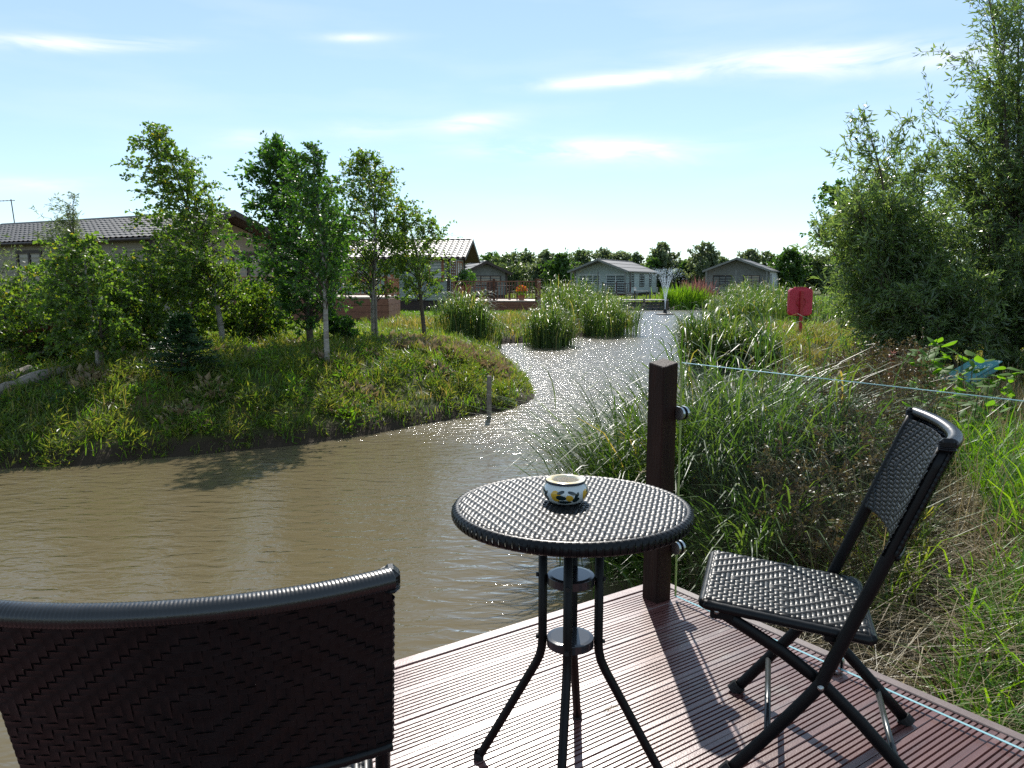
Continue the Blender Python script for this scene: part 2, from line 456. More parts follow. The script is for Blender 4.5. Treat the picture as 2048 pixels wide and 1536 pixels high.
def ground_material():
    m, N, L, b = new_mat('ground_soil')
    tc = N.new('ShaderNodeTexCoord')
    n1 = N.new('ShaderNodeTexNoise'); n1.inputs['Scale'].default_value = 0.9; n1.inputs['Detail'].default_value = 6
    n2 = N.new('ShaderNodeTexNoise'); n2.inputs['Scale'].default_value = 14; n2.inputs['Detail'].default_value = 6
    L.new(tc.outputs['Object'], n1.inputs[0]); L.new(tc.outputs['Object'], n2.inputs[0])
    r1 = ramp(N, [(0.35, (0.045, 0.065, 0.018)), (0.52, (0.075, 0.085, 0.026)), (0.66, (0.13, 0.10, 0.05))])
    L.new(n1.outputs[0], r1.inputs[0])
    r2 = ramp(N, [(0.3, (0.55, 0.55, 0.5)), (0.7, (1.25, 1.2, 1.1))]); L.new(n2.outputs[0], r2.inputs[0])
    mu = N.new('ShaderNodeMix'); mu.data_type = 'RGBA'; mu.blend_type = 'MULTIPLY'; mu.inputs[0].default_value = 1
    L.new(r1.outputs[0], mu.inputs[6]); L.new(r2.outputs[0], mu.inputs[7])
    sp = N.new('ShaderNodeSeparateXYZ'); L.new(tc.outputs['Object'], sp.inputs[0])
    # bare wet mud along the waterline
    mr = N.new('ShaderNodeMapRange'); mr.inputs['From Min'].default_value = WZ + 0.12; mr.inputs['From Max'].default_value = WZ + 0.26
    L.new(sp.outputs[2], mr.inputs[0])
    mx = N.new('ShaderNodeMix'); mx.data_type = 'RGBA'
    L.new(mr.outputs[0], mx.inputs[0]); mx.inputs[6].default_value = (0.04, 0.029, 0.019, 1); L.new(mu.outputs[2], mx.inputs[7])
    L.new(mx.outputs[2], b.inputs['Base Color'])
    b.inputs['Roughness'].default_value = 0.85; b.inputs['Specular IOR Level'].default_value = 0.12
    bp = N.new('ShaderNodeBump'); bp.inputs['Strength'].default_value = 0.7; bp.inputs['Distance'].default_value = 0.05
    L.new(n2.outputs[0], bp.inputs['Height']); L.new(bp.outputs[0], b.inputs['Normal'])
    return m


M['ground'] = ground_material()
ground = obj('ground', mesh_np('ground', V, [F], True), M['ground'])
tag(ground, 'uneven grassy and muddy banks around the pond', 'ground', kind='structure')


def water_material():
    m, N, L, b = new_mat('pond_water')
    tc = N.new('ShaderNodeTexCoord')

    def noise(scale, stretch, rot, detail, dist=0.0):
        mp = N.new('ShaderNodeMapping'); mp.inputs['Scale'].default_value = stretch; mp.inputs['Rotation'].default_value = (0, 0, rot)
        L.new(tc.outputs['Object'], mp.inputs[0])
        n = N.new('ShaderNodeTexNoise'); n.inputs['Scale'].default_value = scale; n.inputs['Detail'].default_value = detail
        n.inputs['Distortion'].default_value = dist; n.inputs['Roughness'].default_value = 0.5
        L.new(mp.outputs[0], n.inputs[0]); return n.outputs[0]
    nA = noise(7.0, (0.55, 1.25, 1), 0.35, 2.5, 0.5)
    nB = noise(26.0, (0.7, 1.2, 1), -0.15, 2.0, 0.3)
    nC = noise(0.35, (1, 1, 1), 0, 3.0)
    # the sheltered near water is calm, the open reach beyond the bank is ruffled by the breeze
    sp = N.new('ShaderNodeSeparateXYZ'); L.new(tc.outputs['Object'], sp.inputs[0])

    def math_(op, x, y, clamp=False):
        n = N.new('ShaderNodeMath'); n.operation = op; n.use_clamp = clamp
        for q, v in enumerate((x, y)):
            if isinstance(v, (int, float)): n.inputs[q].default_value = v
            else: L.new(v, n.inputs[q])
        return n.outputs[0]
    yy = math_('ADD', sp.outputs[1], math_('MULTIPLY', math_('SUBTRACT', nC, 0.5), 9.0))
    mr = N.new('ShaderNodeMapRange'); mr.interpolation_type = 'SMOOTHSTEP'
    mr.inputs['From Min'].default_value = 6.5; mr.inputs['From Max'].default_value = 12.5
    L.new(yy, mr.inputs[0])
    wind = mr.outputs[0]
    hA = math_('MULTIPLY', nA, math_('ADD', math_('MULTIPLY', wind, 1.1), 0.42))
    hB = math_('MULTIPLY', nB, math_('ADD', math_('MULTIPLY', wind, 1.6), 0.3))

    hF = math_('MULTIPLY', nA, math_('SUBTRACT', 1.0, math_('MULTIPLY', wind, 0.8)))

    def ripples(d1, d2):
        b1 = N.new('ShaderNodeBump'); b1.inputs['Strength'].default_value = 1.0; b1.inputs['Distance'].default_value = d1
        L.new(hA, b1.inputs['Height'])
        b2 = N.new('ShaderNodeBump'); b2.inputs['Strength'].default_value = 1.0; b2.inputs['Distance'].default_value = d2
        L.new(hB, b2.inputs['Height']); L.new(b1.outputs[0], b2.inputs['Normal'])
        return b2.outputs[0]
    nrm = ripples(0.032, 0.008)
    # muddy body of the water below, mirror-like skin above, more of it at a shallow angle
    df = N.new('ShaderNodeBsdfDiffuse'); df.inputs['Color'].default_value = (0.128, 0.102, 0.055, 1)
    L.new(ripples(0.008, 0.002), df.inputs['Normal'])
    g1 = N.new('ShaderNodeBsdfGlossy'); g1.inputs['Roughness'].default_value = 0.045; L.new(nrm, g1.inputs['Normal'])
    g2 = N.new('ShaderNodeBsdfGlossy'); g2.inputs['Roughness'].default_value = 0.22; L.new(ripples(0.016, 0.004), g2.inputs['Normal'])
    mg = N.new('ShaderNodeMixShader'); L.new(math_('ADD', math_('MULTIPLY', wind, 0.14), 0.06), mg.inputs[0])
    L.new(g1.outputs[0], mg.inputs[1]); L.new(g2.outputs[0], mg.inputs[2])
    fr = N.new('ShaderNodeFresnel'); fr.inputs[0].default_value = 1.33; bF = N.new('ShaderNodeBump'); bF.inputs['Distance'].default_value = 0.03; L.new(hF, bF.inputs['Height']); L.new(bF.outputs[0], fr.inputs['Normal'])
    mx = N.new('ShaderNodeMixShader'); L.new(fr.outputs[0], mx.inputs[0])
    out = [n for n in N if n.type == 'OUTPUT_MATERIAL'][0]
    L.new(df.outputs[0], mx.inputs[1]); L.new(mg.outputs[0], mx.inputs[2]); L.new(mx.outputs[0], out.inputs[0])
    N.remove(b)
    return m


M['water'] = water_material()
wm = MB(); wm.quad((-70, -12, WZ), (60, -12, WZ), (60, 66, WZ), (-70, 66, WZ))
water = wm.build('pond_water', M['water'])
tag(water, 'rippled brown pond water sparkling under the sun', 'water', kind='structure')

# ------------------------------------------------------------------ deck
DA = math.radians(35.0)
DU = np.array([math.cos(DA), math.sin(DA), 0]); DV = np.array([math.sin(DA), -math.cos(DA), 0])
DC = np.array([0.622, 3.173, 0.0])
E1, E2 = -DU, DV


def D(a, b, z=0.0): return DC + E1 * a + E2 * b + np.array([0, 0, z])


def deck_material():
    m, N, L, b = new_mat('deck_composite')
    tc = N.new('ShaderNodeTexCoord'); oi = N.new('ShaderNodeObjectInfo')
    add = N.new('ShaderNodeVectorMath'); add.operation = 'ADD'
    cb = N.new('ShaderNodeCombineXYZ'); mu = N.new('ShaderNodeMath'); mu.operation = 'MULTIPLY'; mu.inputs[1].default_value = 37.0
    L.new(oi.outputs['Random'], mu.inputs[0]); L.new(mu.outputs[0], cb.inputs[0])
    L.new(tc.outputs['Object'], add.inputs[0]); L.new(cb.outputs[0], add.inputs[1])
    mp = N.new('ShaderNodeMapping'); mp.inputs['Scale'].default_value = (1.0, 14.0, 1.0); L.new(add.outputs[0], mp.inputs[0])
    n1 = N.new('ShaderNodeTexNoise'); n1.inputs['Scale'].default_value = 3.0; n1.inputs['Detail'].default_value = 7
    L.new(mp.outputs[0], n1.inputs[0])
    n2 = N.new('ShaderNodeTexNoise'); n2.inputs['Scale'].default_value = 5.0; n2.inputs['Detail'].default_value = 6; n2.inputs['Roughness'].default_value = 0.7
    L.new(add.outputs[0], n2.inputs[0])
    r = ramp(N, [(0.28, (0.088, 0.030, 0.026)), (0.5, (0.13, 0.047, 0.04)), (0.72, (0.175, 0.075, 0.062))])
    L.new(n1.outputs[0], r.inputs[0])
    # dusty, worn patches
    r2 = ramp(N, [(0.55, (0, 0, 0)), (0.72, (1, 1, 1))]); L.new(n2.outputs[0], r2.inputs[0])
    dm = N.new('ShaderNodeMath'); dm.operation = 'MULTIPLY'; dm.inputs[1].default_value = 0.45; L.new(r2.outputs[0], dm.inputs[0])
    mx = N.new('ShaderNodeMix'); mx.data_type = 'RGBA'; L.new(dm.outputs[0], mx.inputs[0])
    L.new(r.outputs[0], mx.inputs[6]); mx.inputs[7].default_value = (0.2, 0.165, 0.14, 1)
    L.new(mx.outputs[2], b.inputs['Base Color'])
    mr = N.new('ShaderNodeMapRange'); mr.inputs['To Min'].default_value = 0.25; mr.inputs['To Max'].default_value = 0.41
    L.new(n2.outputs[0], mr.inputs[0]); L.new(mr.outputs[0], b.inputs['Roughness'])
    b.inputs['Specular IOR Level'].default_value = 1.0
    n3 = N.new('ShaderNodeTexNoise'); n3.inputs['Scale'].default_value = 160; n3.inputs['Detail'].default_value = 3
    L.new(tc.outputs['Object'], n3.inputs[0])
    bp = N.new('ShaderNodeBump'); bp.inputs['Strength'].default_value = 0.2; bp.inputs['Distance'].default_value = 0.002
    L.new(n3.outputs[0], bp.inputs['Height']); L.new(bp.outputs[0], b.inputs['Normal'])
    return m


M['deck'] = deck_material()
DECK_A, PITCHB, NB = 4.6, 0.146, 30
deck = empty('deck', DC, math.radians(35 + 180))     # local x along the boards, local y along the right-hand edge
tag(deck, 'reddish brown grooved composite deck at the water edge', 'deck')


def board_profile(w=0.1435, d=0.0075):
    pts = [(0.0, -0.026), (0.0, -0.0018), (0.0018, 0.0)]
    ed, g = 0.0185, 0.0062
    n = 7; step = (w - 2 * ed + 0.0088) / n
    x = ed
    for k in range(n):
        pts += [(x, 0.0), (x + 0.0008, -d), (x + g - 0.0008, -d), (x + g, 0.0)]
        x += step
    pts += [(w - 0.0018, 0.0), (w, -0.0018), (w, -0.026)]
    return np.array(pts)


prof = board_profile(); npf = len(prof)
xs = np.array([0.022, DECK_A])
V = np.array([[x, p[0], p[1]] for x in xs for p in prof])
j = np.arange(npf); k = (j + 1) % npf
F = [np.stack([j, npf + j, npf + k, k], 1)]
# end caps as strips from the groove tops to the underside
capq = []
board_me = mesh_np('deck_board', V, F)
bm_cap = board_me
y0 = 0.052
for n in range(NB):
    o = obj('deck_board', board_me, M['deck'], deck)
    o.location = (0.0, y0 + n * PITCHB, 0.0015 * math.sin(n * 2.3))
trim = MB(); trim.box((DECK_A / 2 - 0.012, 0.0235, -0.011), (DECK_A, 0.047, 0.028), ch=0.0025)
trim.build('edge_board', M['deck'], deck)
M['deck_trim'] = mat_noise('deck_trim', (0.13, 0.085, 0.082), (0.19, 0.135, 0.13), 9, 0.5, 0.3, 90, bdist=0.002)
t2 = MB(); L_ = NB * PITCHB + 0.1
t2.box((0.0, L_ / 2, -0.055), (0.040, L_, 0.118), ch=0.003)
t2.build('end_fascia', M['deck_trim'], deck)
t3 = MB(); t3.box((DECK_A / 2, 0.004, -0.105), (DECK_A, 0.03, 0.15), ch=0.002)
t3.build('water_side_fascia', M['deck'], deck)
M['joist'] = mat_noise('joist', (0.06, 0.045, 0.03), (0.12, 0.09, 0.06), 5, 0.8, stretch=(5, 1, 5))
for n in range(8):
    b_ = MB(); b_.box((0.3 + n * 0.6, L_ / 2, -0.105), (0.05, L_ - 0.2, 0.14)); b_.build('joist', M['joist'], deck)
for (a, b) in ((0.35, 0.2), (2.2, 0.2), (4.2, 0.2), (0.35, 2.2), (2.2, 2.2), (4.2, 2.2), (0.35, 4.2), (2.2, 4.2), (4.2, 4.2)):
    b_ = MB(); b_.box((a, b, -0.78), (0.1, 0.1, 1.3)); b_.build('support_post', M['joist'], deck)

# corner post, glass and clamps
pc = D(0.135, 0.13)
post = MB()
post.box((0, 0, 0.4785), (0.082, 0.082, 0.965), rz=DA, ch=0.004)
V_ = post.V[0]; top = V_[:, 2] > 0.9
V_[top, 2] += -0.10 * V_[top, 0] * -1.0 + 0.012 * np.sin(40 * V_[top, 1])          # rough, slanting saw cut
post_o = post.build('balustrade_post', M['post_wood'], loc=pc)
post_o.rotation_euler = (0, math.radians(0.3), 0)
tag(post_o, 'dark brown square timber corner post rising from the deck', 'post')


def glass_material():
    m, N, L, b = new_mat('balustrade_glass')
    b.inputs['Base Color'].default_value = (0.93, 0.97, 0.96, 1); b.inputs['Roughness'].default_value = 0.0
    out = [n for n in N if n.type == 'OUTPUT_MATERIAL'][0]
    tr = N.new('ShaderNodeBsdfTransparent'); tr.inputs[0].default_value = (0.955, 0.975, 0.97, 1)
    gl = N.new('ShaderNodeBsdfGlossy'); gl.inputs['Roughness'].default_value = 0.02
    lw = N.new('ShaderNodeLayerWeight'); lw.inputs[0].default_value = 0.5
    pw = N.new('ShaderNodeMath'); pw.operation = 'POWER'; pw.inputs[1].default_value = 4.0; L.new(lw.outputs['Facing'], pw.inputs[0])
    ma = N.new('ShaderNodeMath'); ma.operation = 'MULTIPLY_ADD'; ma.inputs[1].default_value = 0.10; ma.inputs[2].default_value = 0.012; L.new(pw.outputs[0], ma.inputs[0])
    mx = N.new('ShaderNodeMixShader'); L.new(ma.outputs[0], mx.inputs[0]); L.new(tr.outputs[0], mx.inputs[1]); L.new(gl.outputs[0], mx.inputs[2])
    L.new(mx.outputs[0], out.inputs[0])
    return m


M['glass'] = glass_material()
M['glass_edge'] = mat_noise('glass_edge', (0.25, 0.45, 0.48), (0.36, 0.56, 0.6), 6, 0.12, spec=0.9)
gp = empty('glass_balustrade', D(0.087, 0.19), math.radians(-55))   # local x runs along the deck edge towards the house
tag(gp, 'clear glass balustrade panel clamped to the corner post', 'balustrade')
GL, G0, G1 = 2.3, 0.018, 0.962
g = MB(); g.box((GL / 2, 0, (G0 + G1) / 2), (GL, 0.009, G1 - G0)); g.build('pane', M['glass'], gp)
g = MB()
for zz in (G0 - 0.0006, G1 + 0.0006): g.box((GL / 2, 0, zz), (GL, 0.0096, 0.0014))
g.build('polished_edge', M['glass_edge'], gp)
g = MB(); g.box((-0.0012, 0, (G0 + G1) / 2), (0.0024, 0.0096, G1 - G0))
M['glass_edge_green'] = mat_noise('glass_edge_green', (0.35, 0.42, 0.12), (0.5, 0.55, 0.2), 6, 0.15)
g.build('upright_edge', M['glass_edge_green'], gp)
M['clamp'] = mat_noise('clamp', (0.5, 0.52, 0.53), (0.62, 0.63, 0.64), 30, 0.28, metal=1.0)


def clamp(px, pz, floor=False):
    c = empty('glass_clamp', D(0.087, 0.19) + DV * px + np.array([0, 0, pz]), math.radians(-55))
    n = 14; R = 0.026
    th = np.linspace(-math.pi / 2, math.pi / 2, n)
    shape = [(-0.016, -R)] + [(R * math.cos(t), R * math.sin(t)) for t in th] + [(-0.016, R)]
    if floor: shape = [(-R, -0.02)] + [(-R * math.cos(t), 0.012 + R * math.sin(t)) for t in np.linspace(0, math.pi, n)] + [(R, -0.02)]
    sh = np.array(shape)
    for s, nm in ((-1, 'clamp_plate'), (1, 'clamp_plate')):
        b = MB(); y0_, y1_ = (0.0065, 0.0175) if s > 0 else (-0.0175, -0.0065)
        b.poly_prism(sh if s > 0 else sh, y0_, y1_, 'y'); b.build(nm, M['clamp'], c)
        b = MB(); b.poly_prism(sh * 1.03, *((0.0052, 0.0065) if s > 0 else (-0.0065, -0.0052)), 'y'); b.build('gasket', M['rubber'], c)
    if not floor:
        b = MB(); b.box((-0.025, 0, 0), (0.04, 0.026, 0.03), ch=0.002); b.build('bracket', M['rubber'], c)
    else:
        b = MB(); b.box((0, 0, -0.014), (0.05, 0.04, 0.012), ch=0.002); b.build('foot_plate', M['clamp'], c)
    return c


tag(clamp(0.005, 0.765), 'upper rounded steel glass clamp on the dark corner post', 'clamp', 'steel glass clamps')
tag(clamp(0.005, 0.222), 'lower rounded steel glass clamp below table height on the corner post', 'clamp', 'steel glass clamps')
tag(clamp(0.70, 0.024, True), 'small floor clamp holding the glass behind the folding chair legs', 'clamp', 'steel glass clamps')

# ------------------------------------------------------------------ weave
def weave(parent, surf, ua, ub, va, vb, nu, nv, pattern, name, amp=0.0016, clip=None, jitter=None, seg=2, wfac=1.0):
    """two sets of flat strands crossing over and under. surf(u,v)->(points, normals). Each strand is a part."""
    du, dv = (ub - ua) / nu, (vb - va) / nv
    r_ = np.random.default_rng(len(name) * 7 + nu)
    for direction in (0, 1):
        n_s, n_x = (nv, nu) if direction == 0 else (nu, nv)
        for s_i in range(n_s):
            c = (va + (s_i + 0.5) * dv) if direction == 0 else (ua + (s_i + 0.5) * du)
            t = np.linspace(0, n_x, n_x * seg + 1)
            lo, hi = (ua, ub) if direction == 0 else (va, vb)
            pos = lo + t / n_x * (hi - lo)
            hw = 0.5 * (dv if direction == 0 else du) * wfac * (1.0 + r_.uniform(-0.06, 0.01))
            if clip is not None:
                a, b = clip(c, direction)
                if b - a < 2 * (du if direction == 0 else dv): continue
                keep = (pos > a) & (pos < b)
                pos_k = np.concatenate([[a], pos[keep], [b]])
            else: pos_k = pos
            tt = (pos_k - lo) / (hi - lo) * n_x
            # over/under heights sampled at crossing centres, cosine between
            kk = np.arange(n_x)
            over = np.array([1.0 if (pattern(k_, s_i) if direction == 0 else not pattern(s_i, k_)) else -1.0 for k_ in kk])
            f = tt - 0.5; i0 = np.clip(np.floor(f).astype(int), 0, n_x - 1); i1 = np.clip(i0 + 1, 0, n_x - 1)
            w_ = f - np.floor(f); w_ = sm((w_ - 0.2) / 0.6)
            h = amp * (over[i0] * (1 - w_) + over[i1] * w_)
            cross = np.array([-1, -0.55, 0.55, 1.0]); dome = np.array([-0.55, 0.25, 0.25, -0.55]) * amp
            vs = c + cross * hw
            if direction == 0: U, Vv = np.meshgrid(pos_k, vs, indexing='ij')
            else: Vv, U = np.meshgrid(pos_k, vs, indexing='ij')
            Pp, Nn = surf(U.ravel(), Vv.ravel())
            H = (h[:, None] + dome[None, :]).ravel()
            Pp = Pp + Nn * H[:, None]
            m_ = len(pos_k)
            ii = np.arange(m_ - 1)[:, None] * 4; jj = np.arange(3)[None, :]
            q = np.stack([ii + jj, ii + jj + 1, ii + 4 + jj + 1, ii + 4 + jj], -1).reshape(-1, 4)
            obj(name, mesh_np(name, Pp, [q], True), M['rattan'], parent)


def twill(i, j): return (i + j) % 4 < 2
def twill21(i, j): return (i + j) % 3 == 0
def diamond(ci, cj):
    def f(i, j): return (abs(i - ci) + abs(j - cj)) % 4 < 2
    return f


# ------------------------------------------------------------------ table and ashtray
TZ, TR = 0.72, 0.298
table = empty('bistro_table', (0.150, 1.88, 0))
tag(table, 'round black woven bistro table with four splayed legs on the deck', 'table')
TROT = math.radians(-14)
ct, st_ = math.cos(TROT), math.sin(TROT)


def table_surf(u, v):
    x, y = ct * u - st_ * v, st_ * u + ct * v
    r = np.hypot(x, y)
    z = TZ - 0.001 - 0.012 * np.clip((r - (TR - 0.03)) / 0.03, 0, 1) ** 2
    return np.stack([x, y, z], 1), np.tile([0, 0, 1.0], (len(u), 1))


def circ(c, d):
    a = math.sqrt(max(TR ** 2 - c * c, 0)); return -a, a


weave(table, table_surf, -TR, TR, -TR, TR, 48, 40, twill21, 'woven_strand', amp=0.0019, clip=circ)
b = MB(); b.lathe([(0, TZ - 0.0048), (TR - 0.03, TZ - 0.0048), (TR - 0.012, TZ - 0.012)], n=64); b.build('light_block_disc', M['rubber'], table)  # dark disc added under the weave to block light through its gaps
# rim: wrapped band, every wrap a little proud of the next
nseg = 210
prof = []
for t in np.linspace(0, 1, 9):
    a = math.radians(118) - t * math.radians(240)
    prof.append((TR - 0.010 + 0.0125 * math.cos(a), TZ - 0.0185 + 0.0175 * math.sin(a)))
prof.append((TR - 0.03, TZ - 0.04))
prof = np.array(prof)
for ring in range(2):
    Vr, Fr = [], []
    rb = MB()
    for s_ in range(ring, nseg, 2):
        a0, a1 = 2 * math.pi * (s_ - 0.04) / nseg, 2 * math.pi * (s_ + 1.04) / nseg
        off = 0.0008 if ring else 0.0
        aa = np.linspace(a0, a1, 3); bul = np.array([-0.0004, 0.0006, -0.0004])
        rows = []
        for (r, z), ph in zip(prof, np.linspace(0, 3 * math.pi, len(prof))):
            w_ = off + 0.0009 * math.sin(ph + math.pi * ring)
            rows += [((r + bul[q_] + w_) * math.cos(aa[q_]), (r + bul[q_] + w_) * math.sin(aa[q_]), z + (w_ if z > TZ - 0.015 else 0)) for q_ in range(3)]
        m_ = len(prof); ii = np.arange(m_ - 1)[:, None] * 3; jj = np.arange(2)[None, :]
        rb.add(rows, [np.stack([ii + jj, ii + jj + 1, ii + 3 + jj + 1, ii + 3 + jj], -1).reshape(-1, 4)])
    o = rb.build('rim_wrapping', M['rattan'], table, smooth=True); o["kind"] = "stuff"
for k_, ang in enumerate((-10, 80, 170, 260)):
    a = math.radians(ang); c_, s_ = math.cos(a), math.sin(a)
    pr = [(0.072, TZ - 0.03), (0.072, 0.36), (0.0735, 0.335), (0.079, 0.31), (0.09, 0.285), (0.235, 0.02), (0.243, 0.006)]
    pts = [(r * c_, r * s_, z) for r, z in pr]
    b = MB(); b.tube(pts, 0.0115, 12); lg = b.build('leg', M['frame_metal'], table, smooth=True)
    b = MB(); b.lathe([(0.0, 0.0), (0.0135, 0.0), (0.0142, 0.012), (0.0125, 0.02)], (0.243 * c_, 0.243 * s_, 0.0), 12); b.build('rubber_foot', M['rubber'], lg)
    for z in (0.528, 0.362):
        b = MB(); b.tube([(0.083 * c_, 0.083 * s_, z), (0.089 * c_, 0.089 * s_, z)], 0.006, 8); b.build('bolt_cap', M['rubber'], lg)
for z in (0.528, 0.362):
    b = MB(); b.lathe([(0.0, z + 0.0068), (0.05, z + 0.0068), (0.0595, z + 0.0055), (0.0605, z + 0.004), (0.0605, z - 0.016), (0.056, z - 0.016), (0.056, z)], n=48)
    o = b.build('leg_disc', M['disc_metal'], table, smooth=False)

# ashtray
def ashtray_material():
    """white glaze hand-painted with lemons and dark leaves all round"""
    m, N, L, b = new_mat('painted_ceramic')
    tc = N.new('ShaderNodeTexCoord'); sp = N.new('ShaderNodeSeparateXYZ')
    nz = N.new('ShaderNodeTexNoise'); nz.inputs['Scale'].default_value = 55; nz.inputs['Detail'].default_value = 2
    L.new(tc.outputs['Object'], nz.inputs[0]); L.new(tc.outputs['Object'], sp.inputs[0])

    def mt(op, x, y=None):
        n = N.new('ShaderNodeMath'); n.operation = op
        for q, v in enumerate((x, y)):
            if v is None: continue
            if isinstance(v, (int, float)): n.inputs[q].default_value = v
            else: L.new(v, n.inputs[q])
        return n.outputs[0]
    th = mt('ARCTAN2', sp.outputs[0], mt('MULTIPLY', sp.outputs[1], -1.0))       # 0 towards the house
    wob_ = mt('MULTIPLY', mt('SUBTRACT', nz.outputs[0], 0.5), 0.5)
    def spot(t0, z0, at_, az_, rot):
        dt = mt('SUBTRACT', th, t0); dt = mt('MULTIPLY', dt, 0.056)
        dz = mt('SUBTRACT', sp.outputs[2], z0); c, s_ = math.cos(rot), math.sin(rot)
        u = mt('DIVIDE', mt('ADD', mt('MULTIPLY', dt, c), mt('MULTIPLY', dz, s_)), at_)
        v = mt('DIVIDE', mt('SUBTRACT', mt('MULTIPLY', dz, c), mt('MULTIPLY', dt, s_)), az_)
        r = mt('ADD', mt('ADD', mt('MULTIPLY', u, u), mt('MULTIPLY', v, v)), wob_)
        return mt('LESS_THAN', r, 1.0)
    lemons, leaves = None, None
    for k in (-2, -1, 0, 1):
        o = k * 1.5
        for e in ((o + 1.0, 0.026, 0.013, 0.014, 0.2), (o + 0.12, 0.022, 0.010, 0.008, -0.5)):
            q = spot(*e); lemons = q if lemons is None else mt('MAXIMUM', lemons, q)
        for e in ((o - 0.28, 0.036, 0.010, 0.0042, 0.35), (o - 0.26, 0.023, 0.013, 0.0065, -0.1), (o + 0.22, 0.035, 0.011, 0.0042, -0.3), (o + 0.45, 0.029, 0.009, 0.0042, 0.9), (o + 0.42, 0.017, 0.010, 0.007, 0.2), (o - 0.1, 0.011, 0.020, 0.0045, 0.0)):
            q = spot(*e); leaves = q if leaves is None else mt('MAXIMUM', leaves, q)
    m1 = N.new('ShaderNodeMix'); m1.data_type = 'RGBA'; L.new(lemons, m1.inputs[0]); m1.inputs[6].default_value = (0.66, 0.68, 0.66, 1); m1.inputs[7].default_value = (0.70, 0.40, 0.035, 1)
    m2 = N.new('ShaderNodeMix'); m2.data_type = 'RGBA'; L.new(leaves, m2.inputs[0]); L.new(m1.outputs[2], m2.inputs[6]); m2.inputs[7].default_value = (0.010, 0.024, 0.026, 1)
    L.new(m2.outputs[2], b.inputs['Base Color'])
    b.inputs['Roughness'].default_value = 0.12; b.inputs['Coat Weight'].default_value = 0.4
    return m


M['ceramic'] = ashtray_material()
M['ceramic_white'] = mat_noise('ceramic_white', (0.66, 0.6, 0.5), (0.75, 0.73, 0.68), 40, 0.2)
M['ceramic_yellow'] = mat_noise('ceramic_yellow', (0.74, 0.72, 0.64), (0.74, 0.52, 0.12), 26, 0.15, detail=1)
M['ceramic_dark'] = mat_noise('ceramic_dark', (0.012, 0.02, 0.03), (0.03, 0.03, 0.05), 30, 0.15)
ash = empty('ashtray', (0.135, 1.895, TZ + 0.0015))
tag(ash, 'small round ceramic ashtray painted with yellow lemons and dark leaves', 'ashtray')
b = MB(); b.lathe([(0.0, 0.0), (0.038, 0.0), (0.047, 0.006), (0.056, 0.018), (0.0585, 0.028), (0.056, 0.039), (0.050, 0.046), (0.0475, 0.05)], n=40); b.build('bowl', M['ceramic'], ash, smooth=True)
b = MB(); b.lathe([(0.0475, 0.05), (0.0505, 0.0515), (0.0512, 0.0545), (0.0495, 0.0572)], n=40); b.build('rim_band', M['ceramic_dark'], ash, smooth=True)
b = MB(); b.lathe([(0.0495, 0.0572), (0.043, 0.0595), (0.036, 0.058), (0.0335, 0.054)], n=40); b.build('rim_top', M['ceramic_yellow'], ash, smooth=True)
b = MB(); b.lathe([(0.0335, 0.054), (0.040, 0.04), (0.044, 0.025), (0.035, 0.011), (0.0, 0.008)], n=40); b.build('inner_wall', M['ceramic_white'], ash, smooth=True)

# ------------------------------------------------------------------ folding chairs
HW = 0.217


def a_line(z):
    """position of the long leg (towards the back) at height z"""
    return np.interp(z, [0, 0.283, 0.905], [0, 0.205, 0.445])


def smooth_path(pts, n=6):
    pts = np.asarray(pts, float); out = []
    m_ = len(pts)
    for k_ in range(m_ - 1):
        p0, p1, p2, p3 = pts[max(k_ - 1, 0)], pts[k_], pts[k_ + 1], pts[min(k_ + 2, m_ - 1)]
        for t in np.linspace(0, 1, n, endpoint=False):
            out.append(0.5 * ((2 * p1) + (-p0 + p2) * t + (2 * p0 - 5 * p1 + 4 * p2 - p3) * t * t + (-p0 + 3 * p1 - 3 * p2 + p3) * t ** 3))
    out.append(pts[-1]); return np.array(out)


